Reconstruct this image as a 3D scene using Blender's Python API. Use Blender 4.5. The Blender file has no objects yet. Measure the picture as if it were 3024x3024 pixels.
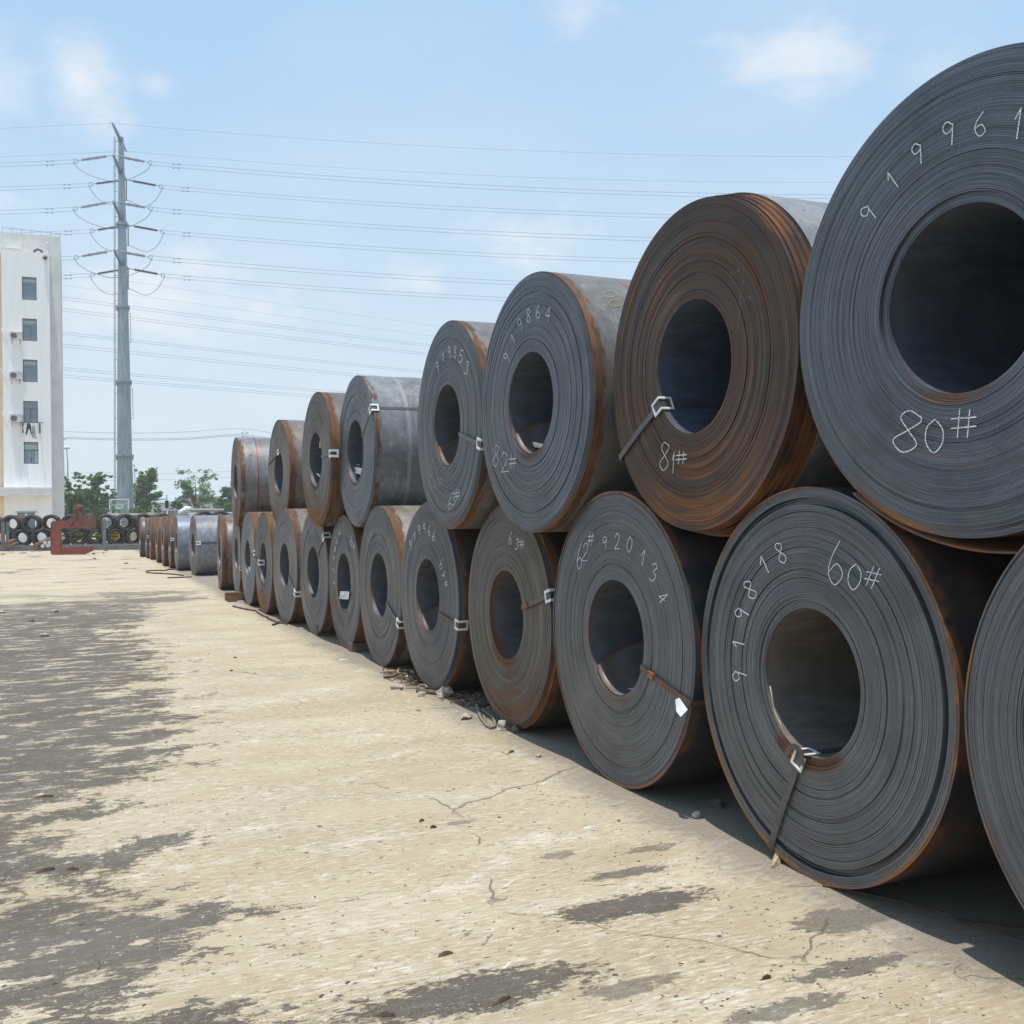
import bpy, bmesh, math, random
from mathutils import Vector, Matrix
R_ = math.radians
sc = bpy.context.scene
C = sc.collection
# ------------------------------------------------------------------ camera
F = 3029.0; PITCH = R_(0.1); ROLL = R_(0.7); EYE = Vector((0, 0, 1.66))
def ray(px, py):
    """direction (y=1 scale) of a point of the 3024 px photograph"""
    X, Y = px - 1512, py - 1512
    c, s = math.cos(ROLL), math.sin(ROLL)
    u, v = X * c - Y * s, X * s + Y * c
    x, y, z = u / F, 1.0, -v / F
    c, s = math.cos(PITCH), math.sin(PITCH)
    return Vector((x, y * c - z * s, y * s + z * c))
def at(px, py, dist):
    """world point seen at a photo pixel at ground distance dist (world Y)"""
    r = ray(px, py)
    return EYE + r * (dist / r.y)
def ground(px, py):
    r = ray(px, py)
    return EYE + r * (-EYE.z / r.z)
cam_d = bpy.data.cameras.new('camera'); cam = bpy.data.objects.new('camera', cam_d); C.objects.link(cam)
fw = ray(1512, 1512).normalized()
rt = (ray(1612, 1512) - ray(1412, 1512)).normalized()
up = rt.cross(fw).normalized()
m = Matrix((rt, up, -fw)).transposed().to_4x4(); m.translation = EYE
cam.matrix_world = m
cam_d.sensor_width = 36; cam_d.lens = F / 3024 * 36
cam_d.clip_start = 0.05; cam_d.clip_end = 6000
sc.camera = cam
# ------------------------------------------------------------------ row frame
PSI = R_(23.105)
NV = Vector((math.cos(PSI), math.sin(PSI), 0))       # into the stack (coil axis)
DV = Vector((-math.sin(PSI), math.cos(PSI), 0))      # along the row, away
# ------------------------------------------------------------------ sun and sky
SUNV = (Vector((0, 0, 1)) + DV * -0.10 + NV * -0.075).normalized()
SUN_EL = math.asin(SUNV.z); SUN_ROT = math.atan2(SUNV.x, SUNV.y)
sd = bpy.data.lights.new('sun', 'SUN'); so = bpy.data.objects.new('sun', sd); C.objects.link(so)
sd.energy = 4.0; sd.angle = R_(0.6); sd.color = (1, 0.955, 0.88)
so.rotation_euler = SUNV.to_track_quat('Z', 'Y').to_euler()
world = bpy.data.worlds.new('World'); sc.world = world; world.use_nodes = True
W = world.node_tree; W.nodes.clear()
def wn(t, **k):
    n = W.nodes.new(t)
    for a, b in k.items(): setattr(n, a, b)
    return n
def wl(a, b): W.links.new(a, b)
sky = wn('ShaderNodeTexSky', sky_type='NISHITA', sun_disc=False)
sky.sun_elevation = SUN_EL; sky.sun_rotation = SUN_ROT
sky.altitude = 10; sky.air_density = 1.0; sky.dust_density = 2.2; sky.ozone_density = 1.0
tc = wn('ShaderNodeTexCoord')
def wmath(op, a, b=None, clamp=False):
    n = wn('ShaderNodeMath', operation=op); n.use_clamp = clamp
    for i, v in enumerate((a, b)):
        if v is None: continue
        if isinstance(v, (int, float)): n.inputs[i].default_value = v
        else: wl(v, n.inputs[i])
    return n.outputs[0]
def wmix(f, a, b):
    n = wn('ShaderNodeMix', data_type='RGBA')
    if isinstance(f, (int, float)): n.inputs[0].default_value = f
    else: wl(f, n.inputs[0])
    for i, v in ((6, a), (7, b)):
        if isinstance(v, tuple): n.inputs[i].default_value = (*v, 1)
        else: wl(v, n.inputs[i])
    return n.outputs[2]
sep = wn('ShaderNodeSeparateXYZ'); wl(tc.outputs['Generated'], sep.inputs[0])
elev = sep.outputs['Z']
# summer haze: pale near the horizon, clearer overhead
hz = wn('ShaderNodeMapRange'); hz.interpolation_type = 'SMOOTHSTEP'
wl(elev, hz.inputs[0]); hz.inputs[1].default_value = -0.02; hz.inputs[2].default_value = 0.62
hz.inputs[3].default_value = 0.94; hz.inputs[4].default_value = 0.88
hazecol = wn('ShaderNodeValToRGB'); wl(elev, hazecol.inputs[0])
cr = hazecol.color_ramp; cr.elements[0].position = 0.0; cr.elements[0].color = (7.3, 8.5, 9.5, 1)
cr.elements[1].position = 1.0; cr.elements[1].color = (3.3, 5.6, 9.0, 1)
for p_, c_ in ((.09, (7.1, 8.4, 9.5)), (.33, (4.9, 7.2, 9.7)), (.46, (4.2, 6.7, 9.5))):
    e = cr.elements.new(p_); e.color = (*c_, 1)
base = wmix(hz.outputs[0], sky.outputs[0], hazecol.outputs[0])
# clouds: soft wisps at their bearings, broken up by noise
nz = wn('ShaderNodeTexNoise'); nz.inputs['Scale'].default_value = 13; nz.inputs['Detail'].default_value = 9; nz.inputs['Roughness'].default_value = .62
mp = wn('ShaderNodeMapping'); mp.inputs['Scale'].default_value = (1, 1, 2.0); wl(tc.outputs['Generated'], mp.inputs[0]); wl(mp.outputs[0], nz.inputs['Vector'])
cl_total = None
for px, py, rx, ry, amt in [(235, 245, 85, 110, .9), (300, 330, 70, 80, .7), (0, 260, 90, 150, .6), (1700, 50, 90, 60, .5), (2370, 185, 230, 75, .8),
                            (1560, 700, 130, 62, .9), (1245, 830, 75, 48, .8), (540, 880, 330, 130, 1.0), (380, 850, 160, 70, .8), (620, 1000, 200, 60, .3), (260, 850, 180, 60, .6), (460, 255, 40, 30, .5),
                            (900, 1180, 400, 60, .3), (2750, 200, 150, 60, .3), (-700, 500, 500, 120, .7), (3700, 700, 500, 100, .7), (4400, -300, 600, 200, .6), (-1500, -800, 700, 300, .6), (1200, -2500, 900, 400, .5)]:
    dv = ray(px, py).normalized()
    q = (ray(px + rx, py).normalized() - dv).length * 1.75; qz = (ray(px, py + ry).normalized() - dv).length * 1.75
    sub = wn('ShaderNodeVectorMath', operation='SUBTRACT'); wl(tc.outputs['Generated'], sub.inputs[0]); sub.inputs[1].default_value = dv
    mul = wn('ShaderNodeVectorMath', operation='MULTIPLY'); wl(sub.outputs[0], mul.inputs[0]); mul.inputs[1].default_value = (1 / q, 1 / q, 1 / qz)
    ln = wn('ShaderNodeVectorMath', operation='LENGTH'); wl(mul.outputs[0], ln.inputs[0])
    warped = wmath('ADD', ln.outputs['Value'], wmath('MULTIPLY', wmath('SUBTRACT', nz.outputs[0], 0.5), 2.7))
    mr = wn('ShaderNodeMapRange'); mr.interpolation_type = 'SMOOTHSTEP'; wl(warped, mr.inputs[0])
    mr.inputs[1].default_value = 1.15; mr.inputs[2].default_value = -0.5; mr.inputs[3].default_value = 0; mr.inputs[4].default_value = amt
    cl_total = mr.outputs[0] if cl_total is None else wmath('MAXIMUM', cl_total, mr.outputs[0])
nz2 = wn('ShaderNodeTexNoise'); nz2.inputs['Scale'].default_value = 2.2; nz2.inputs['Detail'].default_value = 5; wl(mp.outputs[0], nz2.inputs['Vector'])
thin = wn('ShaderNodeMapRange'); wl(nz2.outputs[0], thin.inputs[0]); thin.inputs[1].default_value = .45; thin.inputs[2].default_value = .8; thin.inputs[3].default_value = 0; thin.inputs[4].default_value = .35
cl_total = wmath('MAXIMUM', cl_total, thin.outputs[0])
final = wmix(wmath('MULTIPLY', cl_total, .95), base, (9.0, 9.25, 9.7))
bg = wn('ShaderNodeBackground'); bg.inputs[1].default_value = 0.10; wl(final, bg.inputs[0])
wo = wn('ShaderNodeOutputWorld'); wl(bg.outputs[0], wo.inputs[0])
world.cycles.sampling_method = 'MANUAL'; world.cycles.sample_map_resolution = 512
sc.view_settings.view_transform = 'Standard'; sc.view_settings.look = 'None'; sc.view_settings.gamma = 1
sc.view_settings.exposure = 0.0; sc.view_settings.use_curve_mapping = False
sc.cycles.max_bounces = 8; sc.cycles.volume_bounces = 2; sc.cycles.transparent_max_bounces = 12
sc.cycles.sample_clamp_indirect = 6

# ------------------------------------------------------------------ object helpers
def tag(o, label=None, cat=None, group=None, kind=None):
    if label: o['label'] = label
    if cat: o['category'] = cat
    if group: o['group'] = group
    if kind: o['kind'] = kind
    return o
def empty(name, loc=(0, 0, 0), rz=0, label=None, cat=None, group=None):
    o = bpy.data.objects.new(name, None); C.objects.link(o); o.location = loc; o.rotation_euler = (0, 0, rz)
    o.empty_display_size = .1
    return tag(o, label, cat, group)
class MB:
    """mesh collector"""
    def __init__(s): s.v = []; s.f = []; s.mi = []; s.sm = []
    def add(s, vs, fs, mi=0, sm=False):
        b = len(s.v); s.v += [tuple(v) for v in vs]
        for f in fs: s.f.append(tuple(b + i for i in f)); s.mi.append(mi); s.sm.append(sm)
        return s
    def box(s, c, d, M=None, mi=0):
        x, y, z = d[0] / 2, d[1] / 2, d[2] / 2
        vs = [Vector((sx * x, sy * y, sz * z)) for sz in (-1, 1) for sy in (-1, 1) for sx in (-1, 1)]
        if M is not None: vs = [M @ v for v in vs]
        vs = [v + Vector(c) for v in vs]
        return s.add(vs, [(0, 2, 3, 1), (4, 5, 7, 6), (0, 1, 5, 4), (2, 6, 7, 3), (0, 4, 6, 2), (1, 3, 7, 5)], mi)
    def box2(s, a, b, mi=0):
        return s.box([(a[i] + b[i]) / 2 for i in range(3)], [abs(b[i] - a[i]) for i in range(3)], None, mi)
    def bar(s, a, b, w, h, upv=(0, 0, 1), mi=0):
        a, b = Vector(a), Vector(b); t = (b - a); L = t.length; t.normalize()
        side = t.cross(Vector(upv));
        if side.length < 1e-4: side = t.cross(Vector((1, 0, 0)))
        side.normalize(); u = side.cross(t)
        M = Matrix((t, side, u)).transposed()
        return s.box((a + b) / 2, (L, w, h), M, mi)
    def tube(s, pts, r, n=6, mi=0, caps=True, sm=True):
        pts = [Vector(p) for p in pts]; k = len(pts)
        rr = r if isinstance(r, (list, tuple)) else [r] * k
        vs = []; prev = None
        for i, p in enumerate(pts):
            t = (pts[min(i + 1, k - 1)] - pts[max(i - 1, 0)])
            if t.length < 1e-9: t = Vector((0, 0, 1))
            t.normalize()
            if prev is None:
                a = t.cross(Vector((0, 0, 1)))
                if a.length < .05: a = t.cross(Vector((1, 0, 0)))
            else: a = prev - t * prev.dot(t)
            a.normalize(); prev = a; b = t.cross(a)
            for j in range(n):
                an = 2 * math.pi * j / n
                vs.append(p + (a * math.cos(an) + b * math.sin(an)) * rr[i])
        fs = []
        for i in range(k - 1):
            for j in range(n):
                j2 = (j + 1) % n
                fs.append((i * n + j, i * n + j2, (i + 1) * n + j2, (i + 1) * n + j))
        s.add(vs, fs, mi, sm)
        if caps:
            b = len(s.v) - len(vs)
            s.f.append(tuple(b + j for j in range(n))[::-1]); s.mi.append(mi); s.sm.append(False)
            s.f.append(tuple(b + (k - 1) * n + j for j in range(n))); s.mi.append(mi); s.sm.append(False)
        return s
    def ngon_prism(s, poly, y0, y1, mi=0):
        n = len(poly)
        vs = [(x, y0, z) for x, z in poly] + [(x, y1, z) for x, z in poly]
        fs = [tuple(range(n)), tuple(range(n, 2 * n))[::-1]] + [(i, i + n, (i + 1) % n + n, (i + 1) % n) for i in range(n)]
        return s.add(vs, fs, mi)
    def build(s, name, mats, parent=None, loc=None):
        me = bpy.data.meshes.new(name); me.from_pydata(s.v, [], s.f)
        for m_ in (mats if isinstance(mats, (list, tuple)) else [mats]): me.materials.append(m_)
        me.polygons.foreach_set('material_index', s.mi); me.polygons.foreach_set('use_smooth', s.sm); me.update()
        o = bpy.data.objects.new(name, me); C.objects.link(o)
        if parent: o.parent = parent
        if loc is not None: o.location = loc
        return o
def linkcopy(src, parent, loc=None, rz=None, name=None):
    o = src.copy(); C.objects.link(o); o.parent = parent
    if loc is not None: o.location = loc
    if rz is not None: o.rotation_euler = (0, 0, rz)
    return o

# ------------------------------------------------------------------ material helpers
class NT:
    def __init__(s, name):
        s.m = bpy.data.materials.new(name); s.m.use_nodes = True; s.t = s.m.node_tree; s.t.nodes.clear()
        s.out = s.n('ShaderNodeOutputMaterial'); s.p = s.n('ShaderNodeBsdfPrincipled'); s.l(s.p.outputs[0], s.out.inputs[0])
        s.tc = s.n('ShaderNodeTexCoord')
    def n(s, t, **k):
        q = s.t.nodes.new(t)
        for a, b in k.items(): setattr(q, a, b)
        return q
    def l(s, a, b): s.t.links.new(a, b)
    def put(s, v, sock):
        if isinstance(v, (int, float)): sock.default_value = v
        elif isinstance(v, tuple): sock.default_value = (*v, 1) if len(v) == 3 and sock.type == 'RGBA' else v
        else: s.l(v, sock)
    def math(s, op, a, b=None, c=None, clamp=False):
        q = s.n('ShaderNodeMath', operation=op); q.use_clamp = clamp
        for i, v in enumerate((a, b, c)):
            if v is not None: s.put(v, q.inputs[i])
        return q.outputs[0]
    def mix(s, f, a, b, blend='MIX'):
        q = s.n('ShaderNodeMix', data_type='RGBA', blend_type=blend)
        s.put(f, q.inputs[0]); s.put(a, q.inputs[6]); s.put(b, q.inputs[7]); return q.outputs[2]
    def noise(s, vec, scale=1, detail=4, rough=.5, dist=0):
        q = s.n('ShaderNodeTexNoise'); s.put(scale, q.inputs['Scale']); q.inputs['Detail'].default_value = detail
        q.inputs['Roughness'].default_value = rough; q.inputs['Distortion'].default_value = dist
        if vec is not None: s.l(vec, q.inputs['Vector'])
        return q.outputs[0]
    def sep(s, v):
        q = s.n('ShaderNodeSeparateXYZ'); s.l(v, q.inputs[0]); return q.outputs
    def comb(s, x, y, z):
        q = s.n('ShaderNodeCombineXYZ'); s.put(x, q.inputs[0]); s.put(y, q.inputs[1]); s.put(z, q.inputs[2]); return q.outputs[0]
    def scale(s, v, k):
        q = s.n('ShaderNodeVectorMath', operation='MULTIPLY'); s.l(v, q.inputs[0]); q.inputs[1].default_value = k; return q.outputs[0]
    def add(s, v, k):
        q = s.n('ShaderNodeVectorMath', operation='ADD'); s.l(v, q.inputs[0]); q.inputs[1].default_value = k; return q.outputs[0]
    def ss(s, v, lo, hi, a=0.0, b=1.0):
        q = s.n('ShaderNodeMapRange'); q.interpolation_type = 'SMOOTHSTEP'
        s.put(v, q.inputs[0]); s.put(lo, q.inputs[1]); s.put(hi, q.inputs[2]); s.put(a, q.inputs[3]); s.put(b, q.inputs[4]); return q.outputs[0]
    def bump(s, h, strength=.3, dist=.01):
        q = s.n('ShaderNodeBump'); q.inputs['Strength'].default_value = strength; q.inputs['Distance'].default_value = dist
        s.l(h, q.inputs['Height']); s.l(q.outputs[0], s.p.inputs['Normal'])
    def set(s, col=None, rough=None, metal=None, spec=None):
        if col is not None: s.put(col, s.p.inputs['Base Color'])
        if rough is not None: s.put(rough, s.p.inputs['Roughness'])
        if metal is not None: s.put(metal, s.p.inputs['Metallic'])
        if spec is not None: s.put(spec, s.p.inputs['Specular IOR Level'])
        return s.m
def simple(name, c1, c2=None, scale=6, rough=.6, metal=0.0, bump=0.0, stretch=(1, 1, 1), lo=.35, hi=.65, spec=.5):
    t = NT(name); c2 = c2 or tuple(x * .75 for x in c1)
    v = t.scale(t.tc.outputs['Object'], stretch)
    n = t.noise(v, scale, 6, .6)
    if bump: t.bump(n, bump, .01)
    return t.set(t.mix(t.ss(n, lo, hi), c1, c2), rough, metal, spec)

RUST = (0.18, 0.078, 0.034); RUSTD = (0.078, 0.040, 0.026); RUSTO = (0.36, 0.150, 0.042)
def face_mat(name, g=(.115, .125, .145), rust=.1, bottom=.3, rim=.5, R=.88, seed=0.0, orange=.2):
    """edges of the wound sheet: fine concentric streaks, rust by radius, height and rim"""
    t = NT(name); o = t.tc.outputs['Object']; x, y, z = t.sep(o)
    r = t.math('SQRT', t.math('ADD', t.math('MULTIPLY', x, x), t.math('MULTIPLY', z, z)))
    fine = t.noise(t.comb(t.math('MULTIPLY', r, 260), t.math('MULTIPLY', x, 2.0), t.math('ADD', t.math('MULTIPLY', z, 2.0), seed)), 1, 3, .7)
    mid = t.noise(t.comb(t.math('MULTIPLY', r, 42), t.math('MULTIPLY', x, 2.2), t.math('ADD', t.math('MULTIPLY', z, 2.2), seed + 3)), 1, 4, .6)
    broad = t.noise(t.comb(t.math('MULTIPLY', r, 5), x, t.math('ADD', z, seed + 7)), 1.2, 3, .6)
    speck = t.noise(t.comb(t.math('MULTIPLY', r, 320), t.math('MULTIPLY', x, 38), t.math('MULTIPLY', z, 38)), 1, 3, .7)
    col = t.mix(t.ss(fine, .3, .7), tuple(k * .55 for k in g), tuple(k * 1.35 for k in g))
    col = t.mix(t.ss(mid, .5, .7, 0, .4), col, tuple(k * .55 for k in g))
    col = t.mix(t.ss(broad, .4, .75, 0, .3), col, tuple(k * 1.45 for k in g))
    col = t.mix(t.ss(speck, .60, .72, 0, .55), col, tuple(min(.5, k * 2.0) for k in g))
    smud = t.noise(t.add(o, (seed, 3, 1)), 4.5, 6, .65)
    col = t.mix(t.ss(smud, .45, .7, 0, .45), col, tuple(k * .6 for k in g))
    zz = t.math('DIVIDE', z, -R)                       # 1 at the bottom
    m = t.math('ADD', t.math('MULTIPLY', t.ss(zz, .05, 1.0), bottom), rust)
    m = t.math('ADD', m, t.math('MULTIPLY', t.math('SUBTRACT', mid, .5), 1.5))
    m = t.math('ADD', m, t.math('MULTIPLY', t.math('SUBTRACT', broad, .5), 1.6))
    rimn = t.ss(t.noise(t.add(o, (seed, 9, 2)), 3.1, 6, .65), .36, .60, .5, 1)
    m = t.math('ADD', m, t.math('MULTIPLY', t.math('MULTIPLY', t.ss(r, R - .045, R - .002), rim), rimn))
    m = t.math('ADD', m, t.math('MULTIPLY', t.ss(t.math('SUBTRACT', t.math('MULTIPLY', z, -1), t.math('MULTIPLY', r, .55)), .0, .16), t.ss(r, .43, .37, 0, rim * (1.3 if R == .883 and orange > .8 else .75))))
    rc = t.mix(t.ss(t.math('ADD', t.math('MULTIPLY', fine, .6), t.math('MULTIPLY', mid, .4)), .44, .60), RUSTD, RUST)
    rimo = t.ss(t.noise(t.add(o, (seed, 4, 6)), 2.6, 6, .65), .46, .62)
    rc = t.mix(t.math('MULTIPLY', t.ss(r, R - .025, R - .004, 0, .85), rimo), rc, RUSTO)
    rc = t.mix(t.math('MULTIPLY', t.ss(t.math('ADD', zz, t.math('SUBTRACT', mid, .5)), .35, 1.0), orange, clamp=True), rc, RUSTO)
    mm = t.ss(m, .28, .85)
    col = t.mix(mm, col, rc)
    h = t.math('ADD', t.math('MULTIPLY', fine, 1.0), t.math('MULTIPLY', mid, .6))
    t.bump(h, .5, .004)
    tg_ = t.n('ShaderNodeTangent'); tg_.direction_type = 'RADIAL'; tg_.axis = 'Y'; t.l(tg_.outputs[0], t.p.inputs['Tangent'])
    t.p.inputs['Anisotropic'].default_value = .75
    return t.set(col, t.math('ADD', t.math('MULTIPLY', mm, .35), .40), t.math('MULTIPLY', t.math('SUBTRACT', 1, mm), .45), .5)
def barrel_mat(name, g=(.25, .255, .265), rust=.12, rim=.55, seed=0.0, stripe=None, stripecol=(.25, .09, .03), sw=.012, tan=.3):
    """outer wrap: mill scale grey, grime running down the curve, rust by the front edge, optional stain ring"""
    g = tuple(k * .80 for k in g); t = NT(name); o = t.tc.outputs['Object']; x, y, z = t.sep(o)
    th = t.math('ARCTAN2', x, z)
    big = t.noise(t.add(o, (seed, seed * .7, 0)), 2.3, 5, .6)
    streak = t.noise(t.comb(t.math('MULTIPLY', y, 17), t.math('MULTIPLY', th, 3.5), seed), 1, 6, .7)
    fleck = t.noise(t.comb(t.math('MULTIPLY', y, 70), t.math('MULTIPLY', th, 14), seed), 1, 3, .7)
    col = t.mix(t.ss(big, .35, .65), g, tuple(k * .72 for k in g))
    col = t.mix(t.ss(streak, .50, .66, 0, .5), col, tuple(k * .50 for k in g))
    col = t.mix(t.ss(fleck, .57, .68, 0, .6), col, (.06, .055, .055))
    col = t.mix(t.ss(big, .45, .75, 0, tan), col, (.27, .20, .14))
    blot = t.noise(t.add(o, (seed * .3, 5, seed)), 7.5, 7, .7)
    col = t.mix(t.ss(blot, .50, .66, 0, .55), col, tuple(min(.6, k * 1.55) for k in g))
    col = t.mix(t.ss(blot, .46, .36, 0, .45), col, tuple(k * .5 for k in g))
    m = t.math('ADD', rust, t.math('MULTIPLY', t.math('SUBTRACT', big, .5), 1.7))
    m = t.math('ADD', m, t.math('MULTIPLY', t.math('SUBTRACT', blot, .5), 1.0))
    m = t.math('ADD', m, t.math('MULTIPLY', t.math('SUBTRACT', streak, .5), .9))
    m = t.math('ADD', m, t.math('MULTIPLY', t.ss(t.math('ADD', y, t.math('MULTIPLY', t.math('SUBTRACT', big, .5), .20)), .17, .03), rim))
    mm = t.ss(m, .3, .62)
    col = t.mix(mm, col, t.mix(t.ss(streak, .4, .6), RUST, RUSTD))
    if stripe is not None:
        d = t.math('ABSOLUTE', t.math('SUBTRACT', t.math('ADD', y, t.math('MULTIPLY', t.math('SUBTRACT', big, .5), .03)), stripe))
        sm_ = t.math('MULTIPLY', t.ss(d, sw * 1.6, sw * .4), t.ss(streak, .25, .5, .4, 1))
        col = t.mix(sm_, col, stripecol)
    t.bump(t.math('ADD', streak, big), .15, .01)
    return t.set(col, t.math('ADD', t.math('MULTIPLY', mm, .35), .42), t.math('MULTIPLY', t.math('SUBTRACT', 1, mm), .15), .4)
def bore_mat(name, seed=0.0, rust=.06, g=(.085, .095, .115), metal=.35):
    t = NT(name); o = t.tc.outputs['Object']; x, y, z = t.sep(o)
    n = t.noise(t.add(o, (seed, 0, 0)), 3, 5, .6); n2 = t.noise(t.comb(t.math('MULTIPLY', y, 3), t.math('MULTIPLY', x, 20), z), 1.5, 4, .6)
    m = t.math('ADD', t.math('ADD', rust, t.math('SUBTRACT', n, .5)), t.ss(y, .07, 0, 0, .55))
    col = t.mix(t.ss(n2, .35, .65), g, tuple(k * 1.5 for k in g))
    return t.set(t.mix(t.ss(m, .3, .8), col, (.20, .085, .045)), .5, metal)
M = {}
M['concrete_wall'] = simple('painted white render', (.90, .90, .90), (.80, .80, .79), 1.7, .85, stretch=(1.6, 1, .16), lo=.38, hi=.85)
M['white_old'] = simple('weathered white render', (.76, .74, .71), (.66, .64, .60), 1.6, .9, stretch=(1, 1, .6))
M['peach'] = simple('peach render', (.78, .60, .44), (.70, .54, .40), 1.5, .85)
M['white_trim'] = simple('white painted trim', (.80, .80, .79), (.70, .70, .69), 2, .7)
M['frame_dark'] = simple('dark grey aluminium', (.10, .11, .12), None, 4, .5, .3)
M['galv'] = simple('galvanised steel', (.36, .42, .46), (.26, .31, .34), 1.6, .5, .35, stretch=(3, 3, .35))
M['galv_arm'] = simple('galvanised arm', (.24, .30, .42), (.17, .22, .32), 2, .5, .3)
M['rack'] = simple('grey painted steel', (.22, .235, .24), (.15, .15, .145), 3, .55, .2, .05)
M['hook_red'] = simple('dull red paint', (.30, .055, .045), (.17, .045, .035), 5, .6, .0, .1)
M['hook_rust'] = simple('rusted red plate', (.20, .075, .05), (.11, .05, .035), 7, .8, .0, .2)
M['ring_black'] = simple('black rod steel', (.032, .030, .032), (.07, .048, .04), 7, .6, .3, .4)
M['billet'] = simple('rusty round bar', (.26, .12, .06), (.15, .09, .065), 5, .75, .1, .2)
M['billet_end'] = simple('white painted bar end', (.78, .78, .80), (.45, .45, .48), 25, .7)
M['bar_dark'] = simple('dark round bar', (.075, .06, .055), (.12, .08, .06), 6, .7, .2, .2)
M['strap'] = simple('black steel strapping', (.080, .080, .090), (.115, .110, .112), 14, .4, .5)
M['strap_rust'] = simple('rusty strapping', (.17, .085, .055), (.10, .06, .05), 16, .6, .3)
M['clip_rust'] = simple('rusty seal', (.33, .10, .035), None, 16, .7, .1)
M['zinc'] = simple('bright zinc plate', (.88, .89, .90), (.70, .72, .74), 22, .4, .15)
M['paper'] = simple('white paper', (.80, .80, .78), (.66, .66, .62), 14, .8)
M['print'] = simple('printed ink', (.13, .14, .18), None, 20, .8)
M['timber'] = simple('old timber', (.20, .16, .12), (.10, .08, .065), 4, .85, 0, .3, (1, 9, 9))
M['timber_rust'] = simple('rust stained timber', (.26, .14, .06), (.12, .07, .04), 4, .85, 0, .3, (1, 9, 9))
M['stone'] = simple('pale concrete lump', (.52, .48, .41), (.30, .27, .23), 22, .9, 0, .6)
M['stone_dark'] = simple('dark stone', (.16, .15, .14), (.09, .085, .08), 22, .9, 0, .6)
M['twig'] = simple('dry twig', (.22, .15, .10), (.09, .06, .045), 30, .9)
M['straw'] = simple('dry stalk', (.50, .41, .25), (.28, .21, .13), 30, .9)
M['rope'] = simple('straw rope', (.30, .26, .18), (.13, .11, .08), 40, .95, 0, .5)
M['rust_scrap'] = simple('rusty scrap strip', (.13, .065, .04), (.06, .035, .028), 18, .8)
M['wire'] = simple('haze-tinted aluminium conductor', (.24, .33, .48), None, 2, .5)  # blue of the distant haze is put into the wire colour
M['jumper'] = simple('bare jumper conductor', (.16, .21, .30), None, 2, .5)
M['insul_brown'] = simple('brown porcelain', (.06, .045, .085), (.04, .03, .05), 6, .3)
M['insul_glass'] = simple('grey glass insulator', (.42, .40, .46), (.30, .28, .34), 6, .3)
M['green_paint'] = simple('green paint', (.05, .42, .16), (.10, .36, .18), 4, .5)
M['bark'] = simple('bark', (.12, .095, .075), (.07, .055, .045), 9, .9, 0, .4)
M['wall_beige'] = simple('beige wall', (.46, .43, .36), (.36, .34, .29), 1.2, .9)
M['roof_blue'] = simple('blue grey sheet', (.42, .52, .60), (.36, .45, .53), .4, .6)
M['wall_blue'] = simple('pale blue sheet', (.60, .66, .70), (.54, .60, .65), .3, .7)
M['glass_band'] = simple('dark window band', (.10, .17, .24), (.14, .22, .30), .5, .25)
M['roof_dark'] = simple('dark tiled roof', (.12, .09, .10), None, 2, .8)
M['yellow'] = simple('yellow machine paint', (.72, .48, .03), None, 2, .45)
M['black'] = simple('black rubber', (.03, .03, .03), None, 3, .7)
M['blue_fence'] = simple('blue steel fence', (.16, .28, .48), None, 3, .6)
M['cloth_white'] = simple('white cloth', (.75, .77, .80), None, 5, .9)
M['cloth_black'] = simple('black cloth', (.03, .03, .04), None, 5, .9)
M['cloth_grey'] = simple('grey patterned cloth', (.28, .26, .29), (.50, .46, .50), 9, .9)
M['ac_white'] = simple('cream enamel', (.72, .71, .68), None, 5, .5)
M['grille'] = simple('grey fan grille', (.22, .21, .21), None, 9, .6)
M['metal_brown'] = simple('brown tube', (.15, .11, .09), None, 9, .6)
tg = NT('window glass'); tg.set((.16, .21, .26), .06, 0.0, .8); M['glass'] = tg.m
tg = NT('curtain behind glass'); tg.set((.34, .42, .42), .4, 0, .5); M['curtain'] = tg.m
tg = NT('clear board'); tg.p.inputs['Alpha'].default_value = .12; tg.set((.75, .8, .82), .1); M['board'] = tg.m
def leaf_mat(name, a, b):
    t = NT(name); n = t.noise(t.tc.outputs['Object'], 1.3, 4, .6); n2 = t.noise(t.tc.outputs['Object'], 9, 2, .6)
    t.set(t.mix(t.ss(t.math('ADD', t.math('MULTIPLY', n, .6), t.math('MULTIPLY', n2, .4)), .4, .6), a, b), .55, 0, .4)
    tr = t.n('ShaderNodeBsdfTranslucent'); tr.inputs[0].default_value = (b[0] * 1.5, b[1] * 1.6, b[2] * 1.1, 1); ms = t.n('ShaderNodeMixShader'); ms.inputs[0].default_value = .4
    t.l(t.p.outputs[0], ms.inputs[1]); t.l(tr.outputs[0], ms.inputs[2]); t.l(ms.outputs[0], t.out.inputs[0])
    return t.m
M['leaf'] = leaf_mat('leaf green', (.075, .15, .045), (.14, .22, .075))
M['leaf_dark'] = leaf_mat('leaf dark green', (.045, .10, .05), (.08, .15, .07))
M['leaf_grey'] = leaf_mat('leaf grey green', (.10, .17, .09), (.17, .25, .14))
M['leaf_yellow'] = leaf_mat('leaf yellow green', (.12, .19, .04), (.17, .23, .07))
M['leaf_olive'] = leaf_mat('leaf olive', (.15, .15, .06), (.22, .21, .10))
tk = NT('chalk'); o_ = tk.tc.outputs['Object']; x_, y_, z_ = tk.sep(o_)
r_ = tk.math('SQRT', tk.math('ADD', tk.math('MULTIPLY', x_, x_), tk.math('MULTIPLY', z_, z_)))
wv = tk.math('SINE', tk.math('MULTIPLY', r_, 2 * math.pi / .0108))
nn = tk.noise(o_, 160, 3, .6)
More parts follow.
